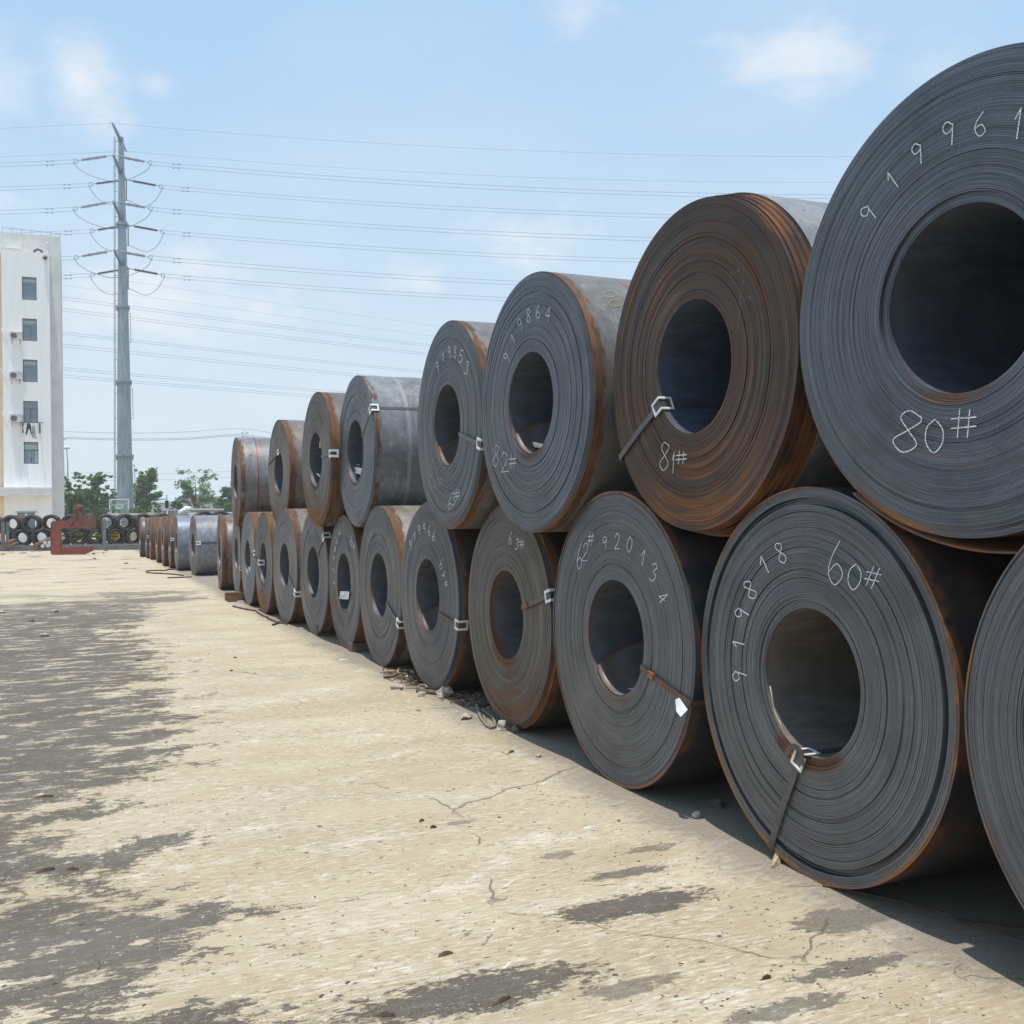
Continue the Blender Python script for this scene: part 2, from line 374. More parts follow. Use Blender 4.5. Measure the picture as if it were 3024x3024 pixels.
tk.p.inputs['Base Color'].default_value = (.85, .87, .88, 1); tk.p.inputs['Roughness'].default_value = .9
tk.l(tk.ss(tk.math('ADD', tk.math('MULTIPLY', wv, .20), nn), .20, .50, .25, 1.0), tk.p.inputs['Alpha']); M['chalk'] = tk.m
tk = NT('yellow chalk'); tk.p.inputs['Alpha'].default_value = .6; tk.set((.70, .52, .25), .9); M['chalk_yellow'] = tk.m; tk.p.inputs['Alpha'].default_value = .28
tk = NT('faint chalk'); nn = tk.noise(tk.tc.outputs['Object'], 120, 3, .6)
tk.l(tk.ss(nn, .35, .6, .1, .75), tk.p.inputs['Alpha']); tk.set((.55, .58, .60), .9); M['chalk_faint'] = tk.m
tk = NT('worn chalk'); nn = tk.noise(tk.tc.outputs['Object'], 90, 3, .6)
tk.l(tk.ss(nn, .42, .62, 0, .5), tk.p.inputs['Alpha']); tk.set((.45, .42, .40), .9); M['chalk_old'] = tk.m

# ------------------------------------------------------------------ ground
def ground_material():
    t = NT('concrete yard'); o = t.tc.outputs['Object']; X, Y, Z = t.sep(o)
    cN, sN = math.cos(PSI), math.sin(PSI)
    N = t.math('ADD', t.math('MULTIPLY', X, cN), t.math('MULTIPLY', Y, sN))
    S = t.math('ADD', t.math('MULTIPLY', X, -sN), t.math('MULTIPLY', Y, cN))
    v = t.comb(N, S, 0.0)
    fib = t.noise(t.comb(t.math('MULTIPLY', N, 13), t.math('MULTIPLY', S, 60), 0.0), 1, 6, .75)
    fib2 = t.noise(t.comb(t.math('MULTIPLY', N, 3.6), t.math('MULTIPLY', S, 13), 4.0), 1, 7, .70)
    grain = t.noise(v, 85, 4, .7)
    bld = t.noise(t.comb(t.math('MULTIPLY', N, .55), t.math('MULTIPLY', S, 1.3), 9.0), 1, 5, .6)
    blo = t.noise(t.comb(t.math('MULTIPLY', N, .35), t.math('MULTIPLY', S, .6), 19.0), 1, 4, .55)
    speck = t.noise(t.comb(t.math('MULTIPLY', N, 9), t.math('MULTIPLY', S, 24), 2.0), 1.6, 2, .5)
    col = t.mix(t.ss(bld, .38, .66), (.44, .358, .24), (.535, .452, .325))
    col = t.mix(t.ss(blo, .5, .72, 0, .7), col, (.40, .325, .22))
    col = t.mix(t.ss(fib, .50, .62, 0, .8), col, (.70, .635, .505))
    col = t.mix(t.ss(fib2, .54, .66, 0, .6), col, (.62, .57, .48))
    col = t.mix(t.ss(fib, .47, .36, 0, .65), col, (.30, .235, .155))
    col = t.mix(t.ss(grain, .56, .70, 0, .5), col, (.25, .20, .15))
    col = t.mix(t.ss(grain, .42, .30, 0, .4), col, (.70, .65, .55))
    wear = t.noise(t.comb(t.math('MULTIPLY', N, 1.3), t.math('MULTIPLY', S, 2.4), 77.0), 1, 7, .68)
    col = t.mix(t.ss(wear, .50, .40, 0, .65), col, t.mix(t.ss(bld, .4, .6), (.43, .345, .225), (.50, .417, .293)))
    col = t.mix(t.math('MULTIPLY', t.ss(wear, .56, .66), t.ss(fib, .44, .56, .2, .75)), col, (.70, .66, .57))
    dash = t.noise(t.comb(t.math('MULTIPLY', N, 16), t.math('MULTIPLY', S, 46), 91.0), 1, 2, .5)
    col = t.mix(t.math('MULTIPLY', t.ss(dash, .66, .70), t.ss(wear, .42, .55, .15, .8)), col, (.17, .13, .10))
    # pock marks and chips
    pk = t.ss(t.math('ADD', speck, t.math('MULTIPLY', t.math('SUBTRACT', grain, .5), .25)), .70, .735)
    col = t.mix(t.math('MULTIPLY', pk, .8), col, (.13, .10, .085))
    wh = t.ss(t.noise(t.comb(t.math('MULTIPLY', t.math('ADD', N, t.math('MULTIPLY', S, .8)), 3), t.math('MULTIPLY', t.math('SUBTRACT', S, t.math('MULTIPLY', N, .8)), 26), 7.0), 1, 3, .5), .69, .76)
    col = t.mix(t.math('MULTIPLY', wh, .7), col, (.78, .76, .70))
    # worn dark topping: left of a wandering boundary
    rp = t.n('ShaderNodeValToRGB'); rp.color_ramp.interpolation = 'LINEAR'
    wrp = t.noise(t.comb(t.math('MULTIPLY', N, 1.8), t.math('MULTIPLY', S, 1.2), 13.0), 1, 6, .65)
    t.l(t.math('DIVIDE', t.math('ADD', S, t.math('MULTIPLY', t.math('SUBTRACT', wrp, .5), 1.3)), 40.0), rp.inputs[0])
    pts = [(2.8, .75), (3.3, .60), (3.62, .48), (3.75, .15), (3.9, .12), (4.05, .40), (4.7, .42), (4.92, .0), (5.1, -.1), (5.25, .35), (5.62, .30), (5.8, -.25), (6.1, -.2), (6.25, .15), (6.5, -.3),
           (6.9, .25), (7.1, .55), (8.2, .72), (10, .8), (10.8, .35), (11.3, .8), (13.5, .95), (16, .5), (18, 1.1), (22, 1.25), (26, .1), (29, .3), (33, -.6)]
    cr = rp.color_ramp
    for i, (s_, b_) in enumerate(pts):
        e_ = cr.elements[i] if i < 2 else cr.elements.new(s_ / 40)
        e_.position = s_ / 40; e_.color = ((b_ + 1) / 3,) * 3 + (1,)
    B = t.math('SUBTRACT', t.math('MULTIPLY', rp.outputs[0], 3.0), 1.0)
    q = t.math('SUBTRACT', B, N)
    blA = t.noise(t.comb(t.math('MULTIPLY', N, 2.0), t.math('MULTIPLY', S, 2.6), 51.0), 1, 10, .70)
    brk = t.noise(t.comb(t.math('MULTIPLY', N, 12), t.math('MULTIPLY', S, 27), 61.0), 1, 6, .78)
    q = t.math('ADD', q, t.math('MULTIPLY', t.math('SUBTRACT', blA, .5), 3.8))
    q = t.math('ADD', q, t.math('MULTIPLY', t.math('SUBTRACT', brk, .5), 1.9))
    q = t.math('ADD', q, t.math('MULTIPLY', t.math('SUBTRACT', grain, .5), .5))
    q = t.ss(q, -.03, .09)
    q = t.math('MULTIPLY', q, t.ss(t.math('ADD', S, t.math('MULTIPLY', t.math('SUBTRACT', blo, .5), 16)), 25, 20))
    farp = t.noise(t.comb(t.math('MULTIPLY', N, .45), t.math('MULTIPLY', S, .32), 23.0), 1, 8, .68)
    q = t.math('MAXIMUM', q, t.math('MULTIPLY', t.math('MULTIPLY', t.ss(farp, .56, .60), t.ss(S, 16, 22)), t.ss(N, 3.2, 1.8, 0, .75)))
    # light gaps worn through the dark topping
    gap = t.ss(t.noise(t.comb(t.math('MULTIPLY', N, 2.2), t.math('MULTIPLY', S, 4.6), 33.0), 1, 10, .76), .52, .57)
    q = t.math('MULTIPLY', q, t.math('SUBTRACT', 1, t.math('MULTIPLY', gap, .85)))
    # separate patches
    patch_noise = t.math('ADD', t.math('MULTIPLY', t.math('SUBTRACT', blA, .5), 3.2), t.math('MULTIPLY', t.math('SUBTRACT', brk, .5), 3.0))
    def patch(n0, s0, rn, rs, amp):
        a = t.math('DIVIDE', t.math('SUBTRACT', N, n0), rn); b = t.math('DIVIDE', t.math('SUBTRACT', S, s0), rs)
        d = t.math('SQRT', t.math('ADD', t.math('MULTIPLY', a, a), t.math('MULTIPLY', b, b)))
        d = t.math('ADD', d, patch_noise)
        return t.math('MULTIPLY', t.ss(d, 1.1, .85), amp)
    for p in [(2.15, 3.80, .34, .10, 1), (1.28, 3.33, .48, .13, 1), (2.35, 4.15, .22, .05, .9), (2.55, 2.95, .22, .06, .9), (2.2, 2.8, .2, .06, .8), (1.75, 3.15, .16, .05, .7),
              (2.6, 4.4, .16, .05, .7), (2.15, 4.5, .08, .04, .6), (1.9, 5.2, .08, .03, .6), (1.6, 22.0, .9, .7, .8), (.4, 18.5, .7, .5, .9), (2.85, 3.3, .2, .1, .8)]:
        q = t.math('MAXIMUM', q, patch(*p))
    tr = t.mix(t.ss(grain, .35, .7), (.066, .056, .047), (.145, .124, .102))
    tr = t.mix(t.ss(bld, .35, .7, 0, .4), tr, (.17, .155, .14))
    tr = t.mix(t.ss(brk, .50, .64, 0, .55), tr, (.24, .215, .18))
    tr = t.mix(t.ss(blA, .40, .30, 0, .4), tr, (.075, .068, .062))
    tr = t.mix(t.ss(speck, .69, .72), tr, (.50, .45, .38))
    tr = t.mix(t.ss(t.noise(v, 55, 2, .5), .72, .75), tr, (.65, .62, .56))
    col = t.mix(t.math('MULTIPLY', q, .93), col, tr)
    # grey grit swept along the foot of the row
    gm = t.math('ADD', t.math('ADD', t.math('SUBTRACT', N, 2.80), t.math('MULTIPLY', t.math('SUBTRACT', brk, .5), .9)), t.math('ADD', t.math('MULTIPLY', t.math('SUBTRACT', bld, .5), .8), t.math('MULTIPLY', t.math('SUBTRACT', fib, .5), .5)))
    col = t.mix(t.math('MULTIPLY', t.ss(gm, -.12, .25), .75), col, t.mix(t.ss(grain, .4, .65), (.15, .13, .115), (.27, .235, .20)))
    # cracks
    vo = t.n('ShaderNodeTexVoronoi'); vo.feature = 'DISTANCE_TO_EDGE'; vo.inputs['Scale'].default_value = .42
    wv_ = t.n('ShaderNodeVectorMath', operation='ADD'); t.l(v, wv_.inputs[0])
    nzv = t.n('ShaderNodeTexNoise'); nzv.inputs['Scale'].default_value = 3.5; nzv.inputs['Detail'].default_value = 5; t.l(v, nzv.inputs['Vector'])
    sc_ = t.n('ShaderNodeVectorMath', operation='MULTIPLY'); t.l(nzv.outputs['Color'], sc_.inputs[0]); sc_.inputs[1].default_value = (.28, .28, 0)
    t.l(sc_.outputs[0], wv_.inputs[1]); t.l(wv_.outputs[0], vo.inputs['Vector'])
    ck = t.math('MULTIPLY', t.ss(vo.outputs['Distance'], .0030, .0008), t.ss(t.noise(v, 1.3, 3, .5), .53, .60))
    vo2 = t.n('ShaderNodeTexVoronoi'); vo2.feature = 'DISTANCE_TO_EDGE'; vo2.inputs['Scale'].default_value = 1.3; t.l(wv_.outputs[0], vo2.inputs['Vector'])
    ck = t.math('MAXIMUM', ck, t.math('MULTIPLY', t.ss(vo2.outputs['Distance'], .006, .001), t.ss(t.noise(v, 1.9, 4, .6), .58, .64)))
    col = t.mix(t.math('MULTIPLY', ck, .65), col, (.14, .11, .09))
    h = t.math('SUBTRACT', t.math('ADD', t.math('MULTIPLY', fib, .8), t.math('MULTIPLY', grain, .5)), t.math('ADD', t.math('MULTIPLY', ck, 1.2), t.math('MULTIPLY', q, .35)))
    h = t.math('SUBTRACT', h, t.math('MULTIPLY', pk, .6))
    t.bump(h, .8, .009)
    return t.set(col, .88, 0, .25)
g = MB()
xs = [-90 + 10 * i for i in range(19)]; ys = [-12 + 10.4 * i for i in range(11)]  # unseen far part extended past the wall to bounce light onto the building
g.add([(x, y, 0) for y in ys for x in xs], [(j * 19 + i, j * 19 + i + 1, (j + 1) * 19 + i + 1, (j + 1) * 19 + i) for j in range(10) for i in range(18)])
yard = g.build('concrete_yard', ground_material()); tag(yard, kind='structure')
g = MB(); g.add([(-1100, -250, -.03), (1100, -250, -.03), (1100, 1300, -.03), (-1100, 1300, -.03)], [(0, 1, 2, 3)])
tag(g.build('ground', simple('dry grass and earth', (.16, .17, .08), (.28, .25, .17), .15, .95)), kind='structure')

# ------------------------------------------------------------------ steel coils
COILS = {'TX': (2.80, 1.02, .89, 2.43, .5), 'BY': (2.99, .12, .89, .89, -.4), 'BX': (2.973, 1.908, .896, .896, .35), 'T0': (2.989, 2.816, .88, 2.429, -2.822), 'T1': (3.0, 4.601, .900, 2.425, .106), 'T2': (2.908, 6.492, .897, 2.425, -1.714),
 'T3': (2.929, 8.286, .888, 2.422, .876), 'T4': (3.065, 11.92, .898, 2.422, .127), 'T5': (2.933, 13.489, .888, 2.411, -.837), 'T6': (3.101, 17.083, .87, 2.389, -1.196),
 'T7': (2.951, 20.923, .885, 2.364, 1.816), 'B0': (3.025, 3.736, .883, .883, 1.359), 'B1': (3.017, 5.514, .896, .896, .576), 'B2': (3.067, 7.354, .876, .876, .324),
 'B3': (3.054, 9.231, .895, .895, .032), 'B4': (3.074, 10.993, .883, .883, .503), 'B5': (3.099, 12.696, .832, .832, .216), 'B6': (3.077, 14.396, .873, .873, -1.155),
 'B7': (3.006, 16.158, .892, .892, -1.378), 'B8': (2.972, 17.912, .865, .865, -.089), 'B9': (2.992, 19.757, .878, .878, .317), 'B10': (3.115, 22.107, .892, .892, 2.507),
 'B11': (3.07, 24.487, .857, .857, 3.182), 'B12': (3.142, 30.906, .859, .859, -2.222), 'B13': (2.956, 34.118, .865, .865, .202), 'B14': (2.893, 35.857, .862, .862, 1.353),
 'B15': (2.805, 37.596, .865, .865, .731), 'B16': (2.821, 40.718, .85, .85, .835), 'B17': (2.791, 43.82, .846, .846, .446), 'B18': (2.745, 45.56, .841, .841, .371), 'B19': (2.598, 47.3, .843, .843, -.044)}
RIN = {'T0': .345, 'T1': .352, 'T2': .355, 'T3': .349, 'T4': .375, 'T5': .358, 'B0': .335, 'B1': .355, 'B2': .345, 'B3': .35, 'BX': .35}
BL = (.150, .170, .205); BG = (.135, .140, .152); BD = (.125, .125, .135)
#            face grey, rust, bottom, rim, orange | barrel grey (near black on near bottom coils, painting gap shade), rust, rim, stripe, stripecol, width
SPEC = {
 'TX': (BG, -.1, .15, .6, .3, (.2, .2, .2), .05, .5, None, None), 'BY': (BG, -.1, .15, .6, .3, (.1, .1, .1), .05, .5, None, None),
 'BX': (BG, -.1, .15, .7, .3, (.045, .048, .056), -.05, .4, None, None), 'T0': ((.128, .138, .158), -.10, .26, .42, .8, (.14, .15, .17), .05, .4, None, None),
 'T1': ((.082, .054, .042), .34, .16, .20, .30, (.36, .35, .35), .08, .5, .57, RUST), 'T2': ((.135, .148, .172), -.10, .2, .75, .3, (.25, .235, .215), .08, .65, .493, (.26, .09, .04)),
 'T3': ((.13, .14, .162), -.03, .3, .55, .3, (.24, .225, .21), .12, .6, None, None), 'T4': ((.16, .175, .205), -.1, .2, .8, .3, (.27, .28, .29), .0, .55, .41, (.29, .285, .27)),
 'T5': ((.12, .11, .11), .22, .5, .9, .5, (.20, .18, .16), .22, .85, .20, (.16, .10, .07)), 'T6': ((.15, .135, .125), .14, .45, .7, .4, (.25, .22, .19), .22, .7, None, None),
 'T7': ((.12, .11, .115), .18, .5, .7, .4, (.29, .285, .28), .14, .5, .34, (.24, .055, .03)), 'B0': (BG, -.12, .10, .95, .9, (.045, .048, .056), -.05, .55, None, None),
 'B1': (BG, -.12, .12, .85, .6, (.045, .05, .06), -.05, .5, None, None), 'B2': ((.12, .11, .105), .10, .55, 1.0, .2, (.06, .06, .065), .05, .9, None, None),
 'B3': ((.12, .125, .14), -.1, .12, .75, .3, (.06, .06, .068), .05, .7, None, None), 'B4': ((.13, .13, .14), -.1, .2, .5, .2, (.33, .30, .25), .12, .9, None, None),
 'B5': (BD, -.05, .15, .6, .2, (.2, .2, .2), .2, .8, None, None), 'B6': (BG, -.08, .15, .5, .2, (.2, .2, .2), .2, .7, None, None),
 'B7': (BG, -.08, .15, .5, .2, (.26, .22, .18), .2, .95, None, None), 'B8': ((.12, .115, .12), .14, .6, .9, .5, (.2, .19, .19), .2, .8, None, None),
 'B9': (BL, -.05, .15, .8, .4, (.27, .2, .14), .35, .9, None, None), 'B10': (BG, -.05, .15, .5, .3, (.2, .2, .2), .15, .6, None, None),
 'B11': ((.12, .11, .11), .2, .4, .6, .4, (.22, .20, .19), .34, .8, None, None), 'B12': (BG, .05, .4, .8, .4, (.28, .31, .35), -.1, .35, .40, (.36, .14, .06)),
 'B13': (BG, .0, .2, .5, .3, (.27, .30, .36), -.15, .25, None, None), 'B14': (BD, .2, .4, .8, .3, (.16, .12, .10), .6, .5, None, None), 'B15': (BD, .2, .4, .8, .3, (.18, .13, .10), .6, .4, None, None),
 'B16': (BD, .1, .4, .8, .3, (.22, .18, .15), .35, .6, None, None), 'B17': ((.15, .12, .09), .5, .5, .9, 1, (.30, .12, .04), .9, .3, None, None), 'B18': (BD, .1, .3, .8, .3, (.24, .22, .20), .2, .5, None, None),
 'B19': (BD, .1, .3, .8, .3, (.22, .20, .19), .22, .5, None, None)}
LABEL = {
 'TX': 'unseen upper row coil added just beyond the right edge of the view', 'BY': 'unseen bottom row coil added just beyond the right edge of the view',  # neither is in view; added so the shadow falls in at the right
 'BX': 'plain dark bottom row coil cut off by the right edge, rusty rim and no chalk',
 'T0': 'largest blue grey steel coil chalked 919961 and 80#, upper row beside the right edge', 'T1': 'rust brown steel coil chalked 81# with outer wraps slipped back in steps',
 'T2': 'blue grey steel coil chalked 919864 and 82# with an orange rusty rim', 'T3': 'upper steel coil chalked 919853 with 63# low on its face',
 'T4': 'upper steel coil with a wide smooth grey barrel and zinc bracket on its shoulder', 'T5': 'brown rusty upper coil just left of the wide grey barrelled coil',
 'T6': 'upper coil with grime streaked barrel and zinc bracket at the left lip of its bore', 'T7': 'leftmost coil of the upper row with a red brown stain ring round its barrel',
 'B0': 'large bottom row steel coil chalked 919818 and 60# with a strap crossing its lower face', 'B1': 'bottom row steel coil chalked 62# and 920134 with rusty strap to its right rim',
 'B2': 'bottom row coil chalked 63# with brown rust over the lower half of its face', 'B3': 'bottom row steel coil chalked 919966 and 64# above a heap of twigs and rubble',
 'B4': 'bottom row coil with orange stained pale barrel, faint chalk 920 over its bore', 'B5': 'bottom row coil with a white paper label at the foot of its bore',
 'B6': 'bottom row coil with a thin strap running up from its bore to a zinc clip', 'B7': 'bottom row coil with pale barrel top and a strap slanting down right from its bore',
 'B8': 'narrow looking bottom coil, orange rust at its foot, bent strap at its left rim', 'B9': 'bottom coil with orange stained barrel and a white tag low in its bore',
 'B10': 'slim looking grey coil resting on a short rusty board under the upper row end', 'B11': 'rust streaked brown coil, first single coil beyond the end of the double stack',
 'B12': 'wide blue grey coil with one orange stain ring and a strap along its barrel', 'B13': 'smooth blue grey coil between the brown coil and the orange ringed coil',
 'B14': 'narrow brown coil touching the smooth blue grey coil, small zinc clips on its rim', 'B15': 'dark red brown coil, second brown one beyond the smooth blue grey coil',
 'B16': 'grey brown coil right beside the bright orange coil', 'B17': 'bright orange rusted coil in the distant single row', 'B18': 'dull grey brown coil between the bright orange coil and the farthest coil',
 'B19': 'farthest and leftmost steel coil at the end of the single row'}
CW = 1.25
class Coil: pass
CO = {}
def coil_pt(k, px, py):
    """photo pixel -> (x, z) on the face plane of coil k, in its own face frame"""
    c = CO[k]; r = ray(px, py); t_ = (c.cen - EYE).dot(c.ny) / r.dot(c.ny); P = EYE + r * t_
    return ((P - c.cen).dot(c.nx), (P - c.cen).z)
def barrel_pt(k, px, py):
    c = CO[k]; r = ray(px, py); rx, ry, rz = r.dot(c.nx), r.dot(c.ny), r.z
    e0 = EYE - c.cen; ex, ey, ez = e0.dot(c.nx), e0.dot(c.ny), e0.z
    a = rx * rx + rz * rz; b = 2 * (ex * rx + ez * rz); cc = ex * ex + ez * ez - (c.R + .004) ** 2
    d = b * b - 4 * a * cc
    if d < 0: return None
    t_ = (-b - math.sqrt(d)) / (2 * a)
    return Vector((ex + rx * t_, ey + ry * t_, ez + rz * t_))
def make_coil(k):
    D, s_, R, cz, dl = COILS[k]; far = s_ > 22; rnd = random.Random(k)
    c = Coil(); CO[k] = c; c.R = R; c.Rin = RIN.get(k, .36 if s_ < 15 else .35); c.rz = PSI - math.pi / 2 - R_(dl)
    c.nx = Vector((math.cos(c.rz), math.sin(c.rz), 0)); c.ny = Vector((-math.sin(c.rz), math.cos(c.rz), 0))
    c.cen = NV * D + DV * s_ + Vector((0, 0, cz))
    grp = 'steel coils stacked in the yard'
    root = empty('steel_coil', c.cen - Vector((0, 0, R)), c.rz, LABEL[k], 'steel coil', grp); c.root = root
    fg, ru, bo, rim, org, bgc, bru, brim, st, stc = SPEC[k]
    seed = rnd.uniform(0, 50)
    fm = face_mat('sheet edges', fg, ru, bo, rim, R, seed, org)
    bm = barrel_mat('outer wrap', bgc, bru, brim, seed, st, stc or RUST, .012 if st is None or k != 'T4' else .02)
    om = bore_mat('bore', seed, *{'T0': (-.02, (.075, .085, .105), .3), 'B0': (.0, (.135, .122, .108), .2), 'T1': (-.1, (.07, .085, .12), .35), 'BX': (.0, (.09, .09, .09), .3), 'B2': (.32, (.10, .105, .12), .3)}.get(k, ()))
    near = 2 < s_ < 6 or k == 'BX'; seg = 200 if near else (128 if s_ < 12 else 96 if s_ < 22 else 56)
    th = {'T0': .0076, 'B0': .0098, 'BX': .0080, 'T1': .0068, 'B1': .0066}.get(k, .0076 if s_ < 12 else .013 if s_ < 22 else .03)
    nw = int((R - c.Rin) / th)
    # face: one ring of edge per wrap, each sitting a little in or out
    prof = []; wander = 0.0; jumps = {}
    for i in range(nw):
        wander = wander * .80 + rnd.gauss(0, .0005)
        y = .006 + max(-.005, wander) + rnd.random() * .0013
        rr0 = c.Rin + (R - c.Rin) * i / nw; rr1 = c.Rin + (R - c.Rin) * (i + 1) / nw
        fr = (rr1 - c.Rin) / (R - c.Rin)
        gdepth = .0015 + rnd.random() * .003; gw = th * .14
        if rnd.random() < .09: gdepth += .007; gw = th * .36
        if i > 0 and rnd.random() < .045 and not far: y += .005
        if k == 'T1':
            kk = nw - i
            if kk <= 5: y += [.155, .115, .08, .045, .018][kk - 1]; gdepth = .03; gw = th * .5
        if k == 'B0':
            kk = nw - i
            if kk in (7, 8): y += .028
            elif kk == 6: y += .02
            if i < 6: y += .012 * (6 - i) / 6; gdepth += .008
        if k == 'T0':
            kk = nw - i
            if kk < 7: y += [.030, .026, .020, .016, .012, .007][kk - 1]
            if i < 5: y += .012
        if k in ('T4', 'T2', 'T3', 'B3', 'B2', 'T5') and i > nw - 6: y += .003 * (i - nw + 6) * (2.2 if k in ('B3', 'B2') else 1)
        a = rnd.uniform(0, .0008); ph = rnd.uniform(0, 6.28)
        prof += [(rr0, y, a, ph), (rr1 - gw, y, a, ph)]
        if i < nw - 1: prof += [(rr1 - gw, y + gdepth, a, ph), (rr1, y + gdepth, a, ph)]
    prof[-1] = (R, prof[-1][1], prof[-1][2], prof[-1][3])
    ylast = prof[-1][1]; c.yin = prof[0][1]
    c.yl = ylast
    m = MB(); vs = []; n = seg
    cs = [(math.cos(2 * math.pi * j / n), math.sin(2 * math.pi * j / n)) for j in range(n)]
    for r, y, a, ph in prof:
        for j, (ca, sa) in enumerate(cs):
            vs.append((r * ca, y + a * math.sin(2 * math.pi * j / n + ph), r * sa))
    fs = []
    for i in range(len(prof) - 1):
        for j in range(n):
            j2 = (j + 1) % n; fs.append((i * n + j, i * n + j2, (i + 1) * n + j2, (i + 1) * n + j))
    m.add(vs, fs)
    fo = m.build('wound_face', fm, root, (0, 0, R))
    # outer wrap
    m = MB(); la = prof[-1]
    vs = [(R * ca, la[1] + la[2] * math.sin(2 * math.pi * j / n + la[3]), R * sa) for j, (ca, sa) in enumerate(cs)] + [(R * ca, CW, R * sa) for ca, sa in cs]
    m.add(vs, [(j, (j + 1) % n, (j + 1) % n + n, j + n) for j in range(n)], 0, True)
    # back face
    vs = [(R * ca, CW, R * sa) for ca, sa in cs] + [(c.Rin * ca, CW, c.Rin * sa) for ca, sa in cs]
    m.add(vs, [(j, (j + 1) % n, (j + 1) % n + n, j + n) for j in range(n)], 1)
    m.build('outer_wrap', [bm, fm], root, (0, 0, R))
    fi = prof[0]; m = MB()
    vs = [(c.Rin * ca, fi[1] + fi[2] * math.sin(2 * math.pi * j / n + fi[3]), c.Rin * sa) for j, (ca, sa) in enumerate(cs)] + [(c.Rin * ca, CW, c.Rin * sa) for ca, sa in cs]
    m.add(vs, [(j, j + n, (j + 1) % n + n, (j + 1) % n) for j in range(n)], 0, True)
    m.build('bore', om, root, (0, 0, R))
    return c
for k in COILS: make_coil(k)
# an unseen second stack, added behind the first to keep gaps and bores dark
for i, k in enumerate(list(COILS)):
    if k[0] == 'B' and k[1:].isdigit() and int(k[1:]) > 10: continue
    src = CO[k].root; q = src.copy(); C.objects.link(q); q.location = src.location + NV * (CW + .42) + DV * .12 * math.sin(i)
    q['label'] = 'unseen rear coil added to shade gaps behind the ' + {'TX': 'out of view upper coil', 'BY': 'out of view bottom coil', 'BX': 'coil cut by the right edge', 'T0': 'largest blue grey coil', 'T1': 'rust brown stepped coil', 'T2': 'upper coil with yellow chalk rings', 'T3': 'upper coil touching the orange rimmed one', 'T4': 'wide barrelled upper coil', 'T5': 'third upper coil from the left', 'T6': 'second upper coil from the left', 'T7': 'leftmost upper coil', 'B0': 'bottom coil strapped over its face', 'B1': 'bottom coil with the bent zinc plate', 'B2': 'brown footed bottom coil', 'B3': 'bottom coil above the twig heap', 'B4': 'coil with orange stained pale barrel', 'B5': 'coil with the paper label', 'B6': 'bottom coil with the raised strap', 'B7': 'bottom coil with the slanting strap', 'B8': 'orange footed bottom coil', 'B9': 'coil with the white tag', 'B10': 'slim coil on the board'}[k]
    q['group'] = 'unseen coils added to shade the gaps'
    for ch in list(src.children): cc = ch.copy(); C.objects.link(cc); cc.parent = q
def part(k, mb, name, mat):
    return mb.build(name, mat, CO[k].root, (0, 0, CO[k].R))
# sheet end lying inside the bore
tail_mat = simple('inner sheet end', (.20, .20, .215), (.15, .115, .10), 3.5, .5, .25)
YS = [.015 + i * .06 for i in range(13)]
for k, a0, a1, sk in [('B1', -172, -40, 35), ('B3', -172, -40, 35), ('T2', -172, -38, 32), ('T3', -176, -40, 30)]:
    c = CO[k]; m = MB(); nn_ = 30; rr = c.Rin - .009; vs = []
    for j in range(nn_ + 1):
        for y in YS:
            f = j / nn_; st_ = a0 + sk * math.exp(-y / .16)
            an = R_(st_ + (a1 - st_) * f); r2 = rr - .012 * (1 - f) ** 3
            vs += [(r2 * math.cos(an), y, r2 * math.sin(an)), ((r2 + .007) * math.cos(an), y, (r2 + .007) * math.sin(an))]
    ny = len(YS)
    m.v = [tuple(v) for v in vs]; W2 = ny * 2
    for j in range(nn_):
        for q in range(ny - 1):
            a_, b_ = j * W2 + q * 2, (j + 1) * W2 + q * 2; m.f.append((a_, a_ + 2, b_ + 2, b_)); m.mi.append(0 if j else 1); m.sm.append(True)
        m.f.append((j * W2, (j + 1) * W2, (j + 1) * W2 + 1, j * W2 + 1)); m.mi.append(1); m.sm.append(False)
    for q in range(ny - 1): m.f.append((q * 2, q * 2 + 1, q * 2 + 3, q * 2 + 2)); m.mi.append(1); m.sm.append(False)
    part(k, m, 'inner_sheet_end', [tail_mat, M['strap_rust']])
# loose outer tail hanging from the big upper coil
c = CO['T0']; m = MB(); prev = None
for j in range(61):
    f = j / 60; an = R_(-128 + 62 * f); rr = c.R + .004 + .115 * max(0, f - .12) ** 1.7
    x, z = rr * math.cos(an), rr * math.sin(an)
    cur = [(x, .012 + .07 * f, z), (x, CW - .02, z), (x * (1 + .008 / rr), CW - .02, z * (1 + .008 / rr)), (x * (1 + .008 / rr), .012 + .07 * f, z * (1 + .008 / rr))]
    if prev: m.add(prev + cur, [(0, 1, 5, 4), (2, 3, 7, 6), (3, 0, 4, 7)], 0, True)
    prev = cur
part('T0', m, 'loose_outer_end', simple('rusty outer end', (.24, .10, .04), (.12, .07, .05), 8, .7, .1))

